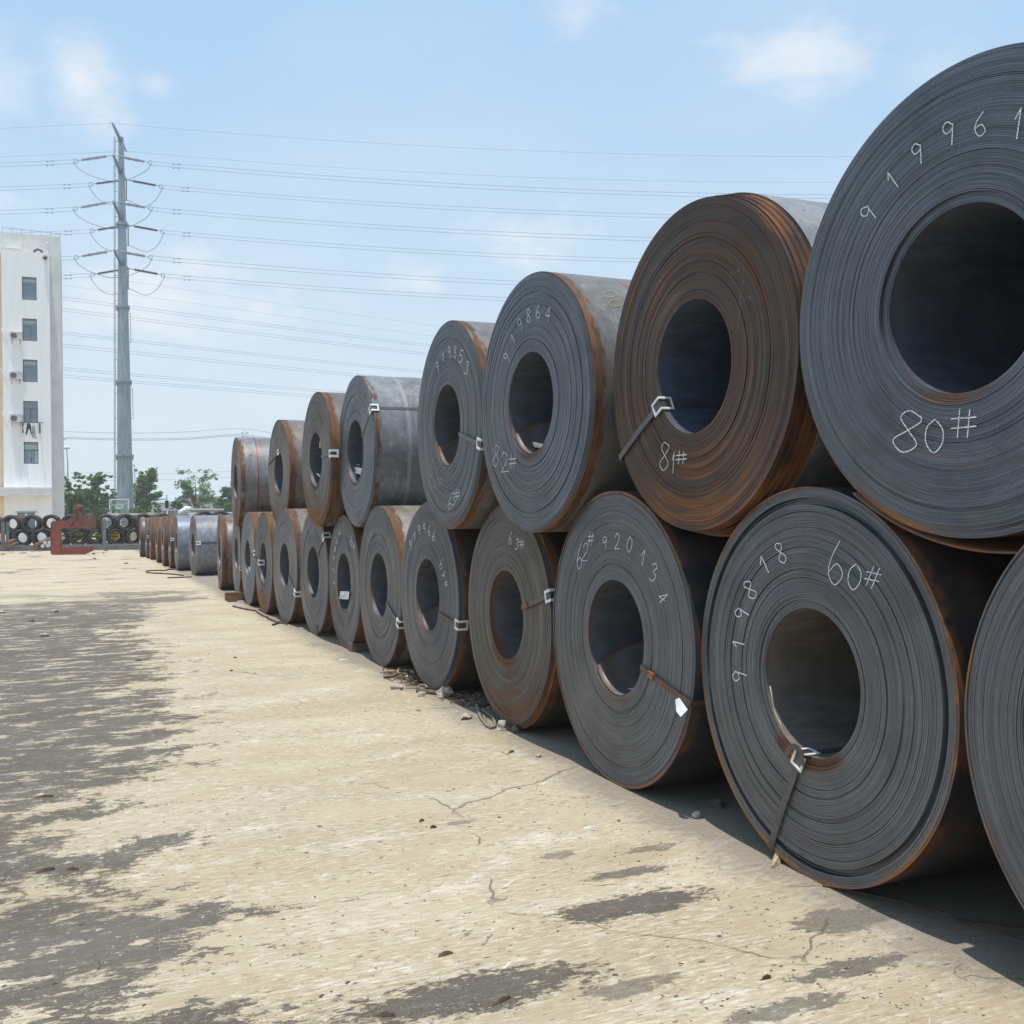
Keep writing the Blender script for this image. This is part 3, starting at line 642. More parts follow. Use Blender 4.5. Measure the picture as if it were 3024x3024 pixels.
# ------------------------------------------------------------------ chalk writing
def cat(pts, n=5, closed=False):
    out = []; P = [Vector(p) for p in pts]
    if closed: P = [P[-1]] + P + [P[0], P[1]]
    else: P = [P[0]] + P + [P[-1]]
    for i in range(1, len(P) - 2):
        for j in range(n):
            t = j / n; a, b, c_, d = P[i - 1], P[i], P[i + 1], P[i + 2]
            out.append(.5 * ((2 * b) + (c_ - a) * t + (2 * a - 5 * b + 4 * c_ - d) * t * t + (3 * b - a - 3 * c_ + d) * t ** 3))
    out.append(P[-2]); return out
GL = {'0': [([(.5, 0), (.12, .25), (.08, .7), (.45, 1), (.85, .72), (.88, .3), (.55, .02)], 1)],
 '1': [([(.15, .38), (.6, 0)], 0), ([(.6, 0), (.5, 1)], 0)],
 '2': [([(.1, .25), (.4, 0), (.8, .15), (.7, .5), (.1, .97)], 1), ([(.1, .97), (1, .93)], 0)],
 '3': [([(.1, .1), (.5, 0), (.85, .2), (.45, .45), (.9, .7), (.6, 1), (.05, .9)], 1)],
 '4': [([(.75, 0), (.05, .62)], 0), ([(.05, .62), (.95, .58)], 0), ([(.78, 0), (.62, 1)], 0)],
 '5': [([(.9, 0), (.3, .04)], 0), ([(.3, .04), (.18, .42), (.65, .42), (.85, .72), (.5, 1), (.05, .92)], 1)],
 '6': [([(.75, 0), (.25, .4), (.1, .75), (.45, 1), (.9, .78), (.6, .52), (.15, .68)], 1)],
 '7': [([(.05, .05), (.9, 0)], 0), ([(.9, 0), (.35, 1)], 0)],
 '8': [([(.85, .1), (.4, 0), (.15, .2), (.5, .46), (.9, .75), (.5, 1), (.08, .78), (.5, .46), (.85, .2), (.8, .06)], 1)],
 '9': [([(.85, .1), (.4, 0), (.1, .28), (.35, .52), (.8, .3), (.88, .05)], 1), ([(.88, .05), (.8, 1)], 0)],
 '#': [([(.35, 0), (.25, 1)], 0), ([(.75, .02), (.65, 1)], 0), ([(0, .35), (1, .28)], 0), ([(0, .68), (1, .6)], 0)]}
def stroke(m, P, w, y=-.0012):
    """flat ribbon on the face plane"""
    for a, b in zip(P, P[1:]):
        a, b = Vector(a), Vector(b); t = b - a
        if t.length < 1e-6: continue
        nrm = Vector((-t.y, t.x)).normalized() * w / 2; t = t.normalized() * w * .25
        m.add([(a.x + nrm.x - t.x, y, a.y + nrm.y - t.y), (b.x + nrm.x + t.x, y, b.y + nrm.y + t.y), (b.x - nrm.x + t.x, y, b.y - nrm.y + t.y), (a.x - nrm.x - t.x, y, a.y - nrm.y - t.y)], [(0, 1, 2, 3)])
def chalk(k, items, label, w=.0060, mat='chalk', name='chalk_digit'):
    rnd = random.Random(k + label); w *= .74
    for ch, cx, cy, gw, gh, rot in items:
        m = MB()
        for pts, smooth in GL[ch]:
            q = [Vector(((x - .5) * gw, (y - .5) * gh)) for x, y in pts]
            q = cat(q) if smooth else [q[0].lerp(q[1], i / 4) for i in range(5)]
            ca, sa = math.cos(R_(-rot)), math.sin(R_(-rot))
            P = [coil_pt(k, cx + p.x * ca - p.y * sa, cy + p.x * sa + p.y * ca) for p in q]
            stroke(m, P, w * rnd.uniform(.85, 1.15))
        part(k, m, name, M[mat])
chalk('T0', [('9', 2563, 633, 38, 46, 40), ('1', 2636, 531, 30, 52, 38), ('9', 2708, 454, 34, 58, 5), ('9', 2800, 394, 38, 66, 0), ('6', 2895, 366, 38, 72, 0), ('1', 3008, 364, 30, 92, -6)], 'chalked number 919961')
chalk('T0', [('8', 2681, 1275, 86, 124, -14), ('0', 2761, 1288, 62, 98, 0), ('#', 2846, 1250, 74, 84, 0)], 'chalked number 80#')
chalk('T1', [('8', 1963, 1348, 30, 82, -4), ('1', 1989, 1366, 10, 62, -3), ('#', 2012, 1351, 32, 38, 0)], 'chalked number 81#')
m = MB()
for seq in ([(985, 748), (1080, 708)], [(1080, 708), (1072, 820), (1058, 900), (1045, 1050), (1033, 1210)], [(1075, 925), (1130, 912)]):
    stroke(m, [coil_pt('T1', 1750 + x / 2.415, 500 + y / 2.415) for x, y in seq], .006)
part('T1', m, 'chalk_stroke', M['chalk_old'])
chalk('T2', [('9', 1496, 1057, 15, 26, 25), ('1', 1515, 1000, 15, 28, 25), ('9', 1535, 961, 14, 36, 6), ('8', 1561, 932, 13, 40, 0), ('6', 1589, 920, 14, 40, 0), ('4', 1618, 928, 15, 42, -5)], 'chalked number 919864')
chalk('T2', [('8', 1465, 1346, 20, 62, -5), ('2', 1490, 1366, 24, 60, 0), ('#', 1514, 1363, 22, 40, 0)], 'chalked number 82#', .006)
chalk('T3', [('9', 1292, 1084, 9, 28, 5), ('1', 1309, 1055, 8, 28, 0), ('9', 1327, 1040, 9, 33, 0), ('8', 1344, 1039, 9, 34, 0), ('5', 1362, 1052, 13, 37, -5), ('3', 1379, 1086, 11, 38, -12)], 'chalked number 919853', .009)
chalk('T3', [('8', 1274, 1378, 16, 55, -5), ('3', 1288, 1402, 14, 42, -5), ('#', 1300, 1422, 15, 32, 0)], 'pale chalked number 83#', .006, 'chalk_faint')
chalk('T3', [('6', 1329, 1485, 12, 38, -4), ('3', 1340, 1474, 13, 36, -4), ('#', 1352, 1461, 14, 32, 0)], 'chalked number 63#', .007)
chalk('T4', [('9', 1017, 1294, 5, 14, 0), ('2', 1022, 1261, 6, 17, 0), ('0', 1028, 1229, 6, 15, 0), ('0', 1036, 1205, 6, 15, 0), ('8', 1045, 1186, 6, 15, 0), ('1', 1055, 1176, 5, 16, 0)], 'faint chalked number on its left side', .011, 'chalk_faint')
chalk('T4', [('8', 1048, 1404, 10, 18, 0), ('7', 1058, 1381, 10, 18, 0)], 'faint chalk low on the face', .010, 'chalk_faint')
chalk('B0', [('9', 2184, 1999, 34, 40, 75), ('1', 2181, 1900, 30, 36, 80), ('9', 2190, 1814, 30, 40, 60), ('8', 2216, 1742, 30, 56, 28), ('1', 2258, 1667, 30, 52, 28), ('8', 2306, 1633, 26, 62, 20)], 'chalked number 919818', .008)
chalk('B0', [('6', 2468, 1662, 52, 130, 0), ('0', 2525, 1704, 44, 76, -5), ('#', 2578, 1704, 44, 64, -18)], 'chalked number 60#')
chalk('B1', [('6', 1712, 1644, 17, 74, -2), ('2', 1728, 1631, 20, 55, -8), ('#', 1745, 1591, 18, 40, -5)], 'chalked number 62#', .006)
chalk('B1', [('9', 1786, 1603, 13, 36, -2), ('2', 1823, 1599, 16, 48, -4), ('0', 1860, 1608, 17, 45, -5), ('1', 1900, 1647, 18, 46, -10), ('3', 1931, 1690, 20, 52, -12), ('4', 1957, 1765, 22, 34, -40)], 'chalked number 920134', .006)
chalk('B2', [('6', 1508, 1589, 9, 38, -4), ('3', 1527, 1607, 11, 32, -8), ('#', 1541, 1605, 14, 26, 0)], 'chalked number 63#', .007)
chalk('B3', [('9', 1213, 1609, 7, 24, 6), ('1', 1225, 1585, 7, 26, 0), ('9', 1238, 1566, 7, 27, 0), ('9', 1253, 1561, 7, 29, 0), ('6', 1268, 1568, 8, 30, 0), ('6', 1281, 1583, 8, 28, -5)], 'chalked number 919966', .010)
chalk('B3', [('6', 1304, 1665, 10, 32, -8), ('4', 1310, 1698, 10, 24, -5), ('#', 1317, 1724, 9, 20, 0)], 'chalked number 64#', .006)
chalk('B4', [('6', 1084, 1589, 5, 22, 0), ('1', 1090, 1581, 5, 22, 0), ('#', 1097, 1575, 6, 18, 0), ('9', 1114, 1568, 5, 18, 0), ('2', 1123, 1579, 7, 20, 0), ('0', 1134, 1577, 7, 20, 0), ('7', 1146, 1603, 7, 20, 0), ('6', 1153, 1637, 6, 15, 0), ('3', 1161, 1668, 8, 26, -10)], 'faint chalked numbers round the bore', .009, 'chalk_faint')
chalk('B5', [('9', 987, 1724, 5, 15, 0), ('1', 985, 1684, 6, 14, 30), ('9', 987, 1650, 5, 15, 0), ('8', 990, 1621, 5, 15, 0), ('6', 996, 1598, 5, 15, 0), ('4', 1003, 1574, 6, 15, 0), ('6', 1038, 1596, 9, 32, -5), ('4', 1046, 1614, 8, 20, 0)], 'chalked numbers 919864 and 64', .011)
chalk('B6', [('9', 903, 1577, 3, 12, 0), ('1', 909, 1564, 3, 12, 0), ('9', 917, 1560, 4, 12, 0), ('6', 925, 1562, 4, 12, 0), ('2', 937, 1574, 4, 12, 0), ('6', 950, 1622, 5, 14, 0), ('2', 953, 1655, 5, 14, 0)], 'faint chalked digits', .011, 'chalk_faint')
chalk('B7', [('9', 838, 1560, 3, 12, 0), ('1', 845, 1559, 3, 12, 0), ('9', 851, 1564, 4, 12, 0), ('8', 856, 1580, 4, 12, 0), ('5', 860, 1601, 4, 12, 0), ('7', 864, 1627, 4, 14, 0)], 'faint chalked digits', .012, 'chalk_faint')
# yellow rings chalked on a barrel
for cx, cy, rw, rh in ((1802, 869, 20, 9), (1819, 895, 20, 10)):
    m = MB(); P = [barrel_pt('T2', cx + rw * math.cos(a * .262), cy + rh * math.sin(a * .262)) for a in range(25)]
    P = [p for p in P if p]
    if len(P) > 3: m.tube(P, .004, 4); part('T2', m, 'yellow_chalk_ring', M['chalk_yellow'])

# ------------------------------------------------------------------ strapping, brackets, papers
def strap(k, pin, pout, wd=.032, mat='strap', bracket=None, bore=True, barrel=True, seal=None, wavy=0):
    c = CO[k]; a = Vector(coil_pt(k, *pin)); b = Vector(coil_pt(k, *pout))
    a = a.normalized() * (c.Rin - .001); b = b.normalized() * (c.R + .0)
    yin, yo = c.yin, c.yl
    m = MB(); t = (b - a).normalized(); w = Vector((-t.y, t.x)) * wd / 2
    n = 10; pts = []
    for i in range(n + 1):
        f = i / n; p = a.lerp(b, f); y = -.004 - .006 * math.sin(f * math.pi)
        if f > .97: y = min(-.003, yo - .003)
        pts.append((p, y))
    for (p, y), (q, z) in zip(pts, pts[1:]):
        vs = []
        for pp, yy in ((p, y), (q, z)):
            for sgn in (-1, 1):
                vs += [(pp.x + sgn * w.x, yy, pp.y + sgn * w.y), (pp.x + sgn * w.x, yy + .0015, pp.y + sgn * w.y)]
        m.add(vs, [(0, 2, 6, 4), (1, 5, 7, 3), (0, 4, 5, 1), (2, 3, 7, 6)])
    for on, p, dr, L in ((bore, a, -.004, CW * .85), (barrel, b, .004, CW)):
        if not on: continue
        e = p.normalized(); tg_ = Vector((-e.y, e.x)) * wd / 2; q = e * (p.length + dr); q2 = e * (p.length + dr * .5)
        vs = [(q.x - tg_.x, -.004, q.y - tg_.y), (q.x + tg_.x, -.004, q.y + tg_.y), (q.x + tg_.x, L, q.y + tg_.y), (q.x - tg_.x, L, q.y - tg_.y),
              (q2.x - tg_.x, -.004, q2.y - tg_.y), (q2.x + tg_.x, -.004, q2.y + tg_.y), (q2.x + tg_.x, L, q2.y + tg_.y), (q2.x - tg_.x, L, q2.y - tg_.y)]
        m.add(vs, [(0, 1, 2, 3), (4, 7, 6, 5), (0, 3, 7, 4), (1, 5, 6, 2), (2, 6, 7, 3)])
    so_ = part(k, m, 'strapping_band', M[mat])
    for where in (bracket or ''):
        p, e = (a, a.normalized()) if where == 'i' else (b, b.normalized())
        sg = 1 if where == 'i' else -1             # direction from the lip over the face
        ln, wb, bw = (.072, .082, .013) if COILS[k][1] < 7 else (.08, .09, .020) if COILS[k][1] < 13 else (.09, .10, .03)
        m = MB(); u = t * sg; vv = Vector((-u.y, u.x))
        def fb(u0, u1, v0, v1):                     # bar on the face
            P = [p + u * uu + vv * v_ for uu, v_ in ((u0, v0), (u1, v0), (u1, v1), (u0, v1))]
            m.add([(q.x, -.012, q.y) for q in P] + [(q.x, -.006, q.y) for q in P], [(3, 2, 1, 0), (4, 5, 6, 7), (0, 1, 5, 4), (1, 2, 6, 5), (2, 3, 7, 6), (3, 0, 4, 7)])
        fb(-.004, ln, -wb / 2, -wb / 2 + bw); fb(-.004, ln, wb / 2 - bw, wb / 2); fb(ln - bw * .8, ln, -wb / 2 + bw, wb / 2 - bw)
        rr = p.length - sg * .008; tg_ = Vector((-e.y, e.x))
        def bb(y0, y1, v0, v1):                     # bar folded over the lip, along the axis
            P = []
            for dr in (0, -sg * .005):
                for y_, v_ in ((y0, v0), (y1, v0), (y1, v1), (y0, v1)):
                    q = e * (rr + dr) + tg_ * v_; P.append((q.x, y_, q.y))
            m.add(P, [(0, 1, 2, 3), (7, 6, 5, 4), (0, 4, 5, 1), (1, 5, 6, 2), (2, 6, 7, 3), (3, 7, 4, 0)])
        bb(-.012, ln, -wb / 2, -wb / 2 + bw); bb(-.012, ln, wb / 2 - bw, wb / 2); bb(ln - bw * .8, ln, -wb / 2 + bw, wb / 2 - bw)
        part(k, m, 'corner_bracket', M['zinc'])
    if seal is not None:
        p = a.lerp(b, seal); m = MB(); L = .028; w2 = w * 1.25
        P = [p - t * L - w2, p + t * L - w2, p + t * L + w2, p - t * L + w2]
        m.add([(q.x, -.0165, q.y) for q in P] + [(q.x, -.004, q.y) for q in P], [(3, 2, 1, 0), (4, 5, 6, 7), (0, 1, 5, 4), (1, 2, 6, 5), (2, 3, 7, 6), (3, 0, 4, 7)])
        part(k, m, 'strap_seal', M['clip_rust'])
    return a, b
strap('T1', (1930, 1218), (1833, 1349), .036, bracket='i')
strap('T3', (1362, 1285), (1413, 1308), .034, bracket='o')
strap('T4', (1071, 1282), (1100, 1197), .034, bracket='o')
strap('T5', (948, 1349), (988, 1335), .036, bracket='o')
strap('T6', (822, 1382), (795, 1373), .04, bracket='i')
strap('T7', (686, 1428), (683, 1427), .04, bracket='o')
strap('B0', (2368, 2219), (2275, 2504), .040, bracket='i')
strap('B1', (1890, 1967), (2040, 2078), .032, mat='strap_rust', seal=.25)
strap('B2', (1552, 1791), (1628, 1757), .034, bracket='o', seal=.2)
strap('B3', (1293, 1810), (1358, 1849), .034, mat='strap_rust', bracket='o')
strap('B4', (1142, 1782), (1178, 1842), .034, bracket='o')
strap('B6', (939, 1632), (960, 1574), .034, bracket='o')
strap('B7', (854, 1704), (872, 1751), .034, bracket='o')
strap('B8', (770, 1662), (752, 1645), .045, mat='strap_rust', bracket='i')
strap('B9', (738, 1641), (752, 1632), .045, mat='strap_rust', bracket='o')
strap('B10', (699, 1655), (708, 1672), .05, bracket='o')
strap('B12', (573, 1604), (584, 1603), .05, bracket='o')
strap('B14', (501, 1592), (505, 1592), .06, bracket='o')
strap('B18', (431, 1585), (434, 1585), .06, bracket='o')
# pointed zinc plate bent out under the strap of the 62# coil
c = CO['B1']; m = MB(); P = [coil_pt('B1', *p) for p in ((2001, 2066), (2011, 2060), (2036, 2096), (2031, 2115), (2018, 2099))]
m.add([(x, -.014 - .03 * (i in (3, 4)), z) for i, (x, z) in enumerate(P)] + [(x, -.010 - .03 * (i in (3, 4)), z) for i, (x, z) in enumerate(P)], [(0, 1, 2, 3, 4), (9, 8, 7, 6, 5)] + [(i, (i + 1) % 5, (i + 1) % 5 + 5, i + 5) for i in range(5)])
part('B1', m, 'bent_zinc_plate', M['zinc'])
# strap end twisted over the bracket on the 60# coil
m = MB(); P = [coil_pt('B0', *p) for p in ((2330, 2228), (2352, 2206), (2372, 2204), (2384, 2222), (2376, 2262))]
P3 = [Vector((x, y, z)) for (x, z), y in zip(P, (-.02, -.035, -.04, -.032, -.012))]; P3 = cat(P3, 4)
for a, b in zip(P3, P3[1:]): m.bar(a, b, .026, .002, (0, -1, 0))
part('B0', m, 'twisted_strap_end', M['strap'])
def paper_in_bore(k, ang, y0, L, wd, name='paper_label', lift=.012, mark=False, curl=0.0):
    c = CO[k]; m = MB(); n = 6; rr = c.Rin - lift; vs = []
    for i in range(n + 1):
        an = R_(ang) + (i / n - .5) * wd / rr
        for y in (y0, y0 + L): vs.append(((rr - curl * (1 if y == y0 else 0)) * math.cos(an), y, (rr - curl * (1 if y == y0 else 0)) * math.sin(an)))
    m.add(vs, [(2 * i, 2 * i + 1, 2 * i + 3, 2 * i + 2) for i in range(n)])
    part(k, m, name, M['paper'])
def sheet_in_bore(k, pts, depth, tilt=.12):
    """curled paper standing in the mouth of a bore, a little way in"""
    c = CO[k]; m = MB(); P = []
    for px, py in pts:
        r = ray(px, py); t_ = (c.cen + c.ny * depth - EYE).dot(c.ny) / r.dot(c.ny); Q = EYE + r * t_ - c.cen
        P.append((Q.dot(c.nx), depth + tilt * .3 * math.sin(px), Q.z))
    n = len(P); m.add(P + [(x, y + .003, z) for x, y, z in P], [tuple(range(n)), tuple(range(n, 2 * n))[::-1]] + [(i, i + n, (i + 1) % n + n, (i + 1) % n) for i in range(n)])
    part(k, m, 'paper_sheet', M['paper'])
sheet_in_bore('T2', [(1560, 1309), (1588, 1305), (1605, 1313), (1599, 1323), (1583, 1321)], .10)
sheet_in_bore('T4', [(1047, 1378), (1070, 1384), (1071, 1393), (1065, 1401), (1053, 1398), (1049, 1386)], .10)
sheet_in_bore('T5', [(933, 1398), (947, 1397), (945, 1409), (939, 1408)], .08)
sheet_in_bore('T5', [(943, 1304), (947, 1306), (947, 1325), (943, 1322)], .05, .02)
sheet_in_bore('B9', [(729, 1674), (737, 1674), (736, 1690), (731, 1686)], .05, .04)
paper_in_bore('B1', -84, .10, .05, .10, 'paper_sheet', .035)
# printed label hanging at the foot of a bore
m = MB(); P = [coil_pt('B5', *p) for p in ((1008, 1746), (1034, 1747), (1031, 1770), (1005, 1768))]
m.add([(x, -.012, z) for x, z in P] + [(x, -.009, z) for x, z in P], [(3, 2, 1, 0), (4, 5, 6, 7), (0, 1, 5, 4), (1, 2, 6, 5), (2, 3, 7, 6), (3, 0, 4, 7)])
lab = part('B5', m, 'paper_label', M['paper'])
m = MB()
for x0, x1, yy in ((1011, 1015, 1749.5), (1018, 1029, 1750), (1010, 1030, 1756), (1010, 1026, 1759), (1009, 1028, 1762), (1009, 1020, 1765)):
    stroke(m, [coil_pt('B5', x0, yy), coil_pt('B5', x1, yy)], .004, -.0135)
m.build('printed_lines', M['print'], lab)
# light flakes of paint around some bores
m = MB(); P = [coil_pt('B0', *p) for p in ((2272, 2026), (2278, 2060), (2282, 2090), (2290, 2112), (2302, 2135), (2310, 2152))]
m.tube([(x, .004, z) for x, z in P], [.004, .003, .0025, .004, .003, .002], 5); part('B0', m, 'pale_edge_strip', M['stone'])

# timber blocks under the coils
def block(px, py, size, mat, label, rz=0.0):
    p = ground(px, py); m = MB(); m.box((0, 0, size[2] / 2), size)
    o = m.build('timber_block', M[mat], None, p); o.rotation_euler = (0, 0, PSI + rz); tag(o, label, 'timber block', 'timber blocks wedged under the coils')
block(958, 1874, (.26, .20, .14), 'timber', 'grey timber block wedged beside the coil with the strap to a zinc clip')
block(1068, 1921, (.3, .18, .10), 'timber', 'dark timber block beside the coil holding the white paper label')
block(703, 1772, (.5, .16, .16), 'timber_rust', 'rust stained board end under the slim grey coil')

# ------------------------------------------------------------------ dormitory building
BO = at(154, 1530, 75); BO = Vector((BO.x, BO.y, 0)); BRZ = PSI
def fac(px, py, back=0.0):
    """photo pixel -> (a, z) on the facade plane, a runs to the right along the wall"""
    p0 = BO + DV * back; r = ray(px, py); t_ = (p0 - EYE).dot(DV) / r.dot(DV); P = EYE + r * t_
    return ((P - BO).dot(NV), P.z)
bld = empty('dormitory_building', BO, BRZ, 'tall white rendered building with one column of windows at the left edge', 'building')
H1 = fac(100, 745)[1]; AL = fac(5, 900)[0]
wins = [(63.4, 105.6, 818, 886), (65, 107.8, 940.7, 1006.8), (67, 109.6, 1061.8, 1128), (69.6, 111, 1184, 1247), (70.6, 113, 1305, 1369.6)]
wa0 = fac(66.5, 1000)[0]; wa1 = fac(109.5, 1000)[0]
wz = [(fac(88, w[3])[1], fac(88, w[2])[1]) for w in wins]
gz0, gz1 = .95, fac(75, 1514)[1]; ga0, ga1 = fac(51, 1514)[0], fac(103, 1514)[0]
m = MB(); D0 = .25
def pane(a0, a1, z0, z1): m.box2((a0, 0, z0), (a1, D0, z1))
pane(AL, wa0, gz1 + .3, H1); pane(wa1, 0, gz1 + .3, H1)
zs = [gz1 + .3] + [z for w in reversed(wz) for z in w] + [H1]
for i in range(0, len(zs), 2): pane(wa0, wa1, zs[i], zs[i + 1])
pane(AL, ga0, 0, gz1 + .3); pane(ga1, 0, 0, gz1 + .3); pane(ga0, ga1, 0, gz0); pane(ga0, ga1, gz1, gz1 + .3)
m.box2((-.25, D0, 0), (0, 9, H1)); m.box2((AL, D0, H1 - .3), (-.25, 9, H1 - .05))
m.build('wall', M['concrete_wall'], bld)
m = MB(); m.box2((AL - 14, .35, 0), (AL, 9, H1 - .1)); m.build('wall', M['peach'], bld)['label'] = 'peach coloured wall'
m = MB(); m.box2((AL, 2.2, 0), (-.4, 2.3, H1 - .4)); m.build('dark_interior', M['frame_dark'], bld)
H2 = fac(120, 695, 1.2)[1]; AR = fac(181, 1000, 1.2)[0]
m = MB(); m.box2((0.002, 1.2, 0), (AR, 12, H2)); m.box2((AL - .1, 1.2, H1), (0.002, 12, H2))
m.build('rear_wall', M['white_old'], bld)
m = MB()
zt = fac(120, 681, 1.2)[1]
for a in [AL + i * (AR - AL) / 6 for i in range(7)]: m.bar((a, 1.25, H2), (a, 1.25, zt), .025, .025)
m.bar((AL, 1.25, zt), (AR, 1.25, zt - .1), .03, .03); m.build('roof_railing', M['wire'], bld)
m = MB(); a0, z0 = fac(1.5, 732, 1.2); a1, z1 = fac(66, 721, 1.2); m.box2((a0, .8, z0), (a1, 1.2, z1)); m.build('ledge', M['white_trim'], bld)
m = MB(); a0, z0 = fac(0, 1465); a1, z1 = fac(151, 1441); m.box2((AL - 6, -1.0, z0), (a1, -.002, z1)); m.box2((AL - 6, -1.06, z1 - .1), (a1 + .05, 0 - .003, z1 + .02)); m.build('canopy', M['white_trim'], bld)
for i, (z0, z1) in enumerate(wz + [(gz0, gz1)]):
    x0, x1 = (wa0, wa1) if i < 5 else (ga0, ga1)
    m = MB(); f = .05; y0, y1 = .10, .16
    m.box2((x0, y0, z0), (x1, y1, z0 + f)); m.box2((x0, y0, z1 - f), (x1, y1, z1)); m.box2((x0, y0, z0 + f), (x0 + f, y1, z1 - f)); m.box2((x1 - f, y0, z0 + f), (x1, y1, z1 - f))
    if i == 4: m.box2((x0 + f, y0, z1 - .62), (x1 - f, y1, z1 - .57)); m.box2(((x0 + x1) / 2 - .02, y0, z0 + f), ((x0 + x1) / 2 + .03, y1, z1 - .62))
    if i in (0, 1, 2): m.box2((x0 + f, y0 + .01, z1 - .60), (x0 + .55, y1, z1 - .56))
    if i == 1: m.box2((x0 + .52, y0 + .01, z0 + f), (x0 + .56, y1, z1 - .6))
    if i == 3: m.box2((x0 + .45, y0, z0 + f), (x0 + .50, y1, z1 - .55)); m.box2((x0 + f, y0, z1 - .6), (x1 - f, y1, z1 - .55))
    if i == 5: m.box2(((x0 + x1) / 2 - .05, y0, z0 + f), ((x0 + x1) / 2 + .05, y1, z1 - f), 1)
    fr = m.build('window_frame', [M['frame_dark'], M['white_trim']], bld)
    m = MB(); m.box2((x0 + f, .125, z0 + f), (x1 - f, .135, z1 - f)); m.build('window_pane', M['glass'], fr)
    if i in (0, 1, 2, 4): m = MB(); m.box2((x0 + f, .112, z1 - .36 if i < 4 else z1 - .55), (x1 - f, .120, z1 - .17 if i < 4 else z1 - .2)); m.build('blind', M['curtain'], fr)
    if i == 4:
        m = MB(); m.box2((x0 + .38, .112, z0 + .5), (x0 + .55, .118, z1 - .65)); m.box2((x0 + .75, .112, z0 + .1), (x0 + .95, .118, z1 - .65)); m.build('curtain', M['curtain'], fr)
    if i == 5: m = MB(); m.box2((x0 - .12, -.06, z1 + .01), (x1 + .12, -.002, z1 + .09)); m.build('window_hood', M['galv'], fr)
# drain pipe and exhaust by the roof line
m = MB(); a, z = fac(140, 749); m.tube([(a, 1.05, H1), (a, 1.05, H1 + .95), (a, .95, H1 + 1.05)], .06, 8); m.build('vent_pipe', M['white_trim'], bld)
m = MB(); a, z = fac(112, 744); m.tube([(a - .28, .3, H1), (a - .2, .3, H1 + .22), (a, .3, H1 + .32), (a + .2, .3, H1 + .22), (a + .28, .3, H1)], .09, 8); m.build('roof_pipe_elbow', M['metal_brown'], bld)
def on_wall(a, z, out=0.0): return BO + NV * a - DV * out + Vector((0, 0, z))
a, z = fac(133.5, 760)
q = empty('dome_camera', on_wall(a, z, 0), BRZ, 'small grey dome camera high on the white wall near its top corner', 'camera')
m = MB(); m.box2((-.12, -.22, .05), (.12, 0, .12)); m.tube([(0, -.2, .05), (0, -.2, -.05)], [.17, .15], 12); m.build('bracket', M['galv'], q)
m = MB(); m.tube([(0, -.2, -.05), (0, -.2, -.14), (0, -.2, -.2), (0, -.2, -.22)], [.13, .12, .07, .01], 12); m.build('dome', M['black'], q)
def make_ac():
    q = empty('air_conditioner', (0, 0, 0), BRZ); w, h, d = .78, .50, .30
    m = MB(); m.box2((-w / 2, -d - .1, 0), (w / 2, -.1, h)); m.box2((-w / 2 - .01, -d - .12, h), (w / 2 + .01, -.08, h + .02)); m.build('casing', M['ac_white'], q)
    m = MB(); n = 20; cx, cz = -.14, h / 2
    for r0, r1 in ((.20, .215), (.14, .15), (.08, .09), (.02, .04)):
        vs = [(cx + r * math.cos(2 * math.pi * j / n), y, cz + r * math.sin(2 * math.pi * j / n)) for r, y in ((r1, -d - .11), (r0, -d - .125), ) for j in range(n)]
        m.add(vs, [(j, (j + 1) % n, (j + 1) % n + n, j + n) for j in range(n)])
    vs = [(cx + .21 * math.cos(2 * math.pi * j / n), -d - .104, cz + .21 * math.sin(2 * math.pi * j / n)) for j in range(n)]; m.add(vs, [tuple(range(n))])
    m.build('fan_grille', M['grille'], q)
    for s_ in (-1, 1):
        m = MB(); m.box2((s_ * .26 - .025, -d - .1, -.05), (s_ * .26 + .025, 0, -.003)); m.bar((s_ * .26, -d - .05, -.04), (s_ * .26, -.02, -.28), .03, .03); m.build('bracket', M['frame_dark'], q)
    m = MB(); m.tube([(-.38, -.2, .12), (-.6, -.05, .1), (-.85, -.03, .35), (-.98, -.03, .8)], .018, 5); m.build('hose', M['white_old'], q)
    return q
ac0 = make_ac()
lab_ac = ['cream air conditioner unit left of the second window from the roof', 'cream air conditioner unit left of the third window from the roof', 'cream air conditioner unit beside the window with the laundry rod']
for i, (px, py) in enumerate(((48, 1004), (47, 1121), (48.5, 1247))):
    if i == 0: q = ac0
    else:
        q = ac0.copy(); C.objects.link(q)
        for ch in list(ac0.children):
            cc = ch.copy(); C.objects.link(cc); cc.parent = q
    a, z = fac(px, py); q.location = on_wall(a, z); tag(q, lab_ac[i], 'air conditioner', 'air conditioners on the white wall')
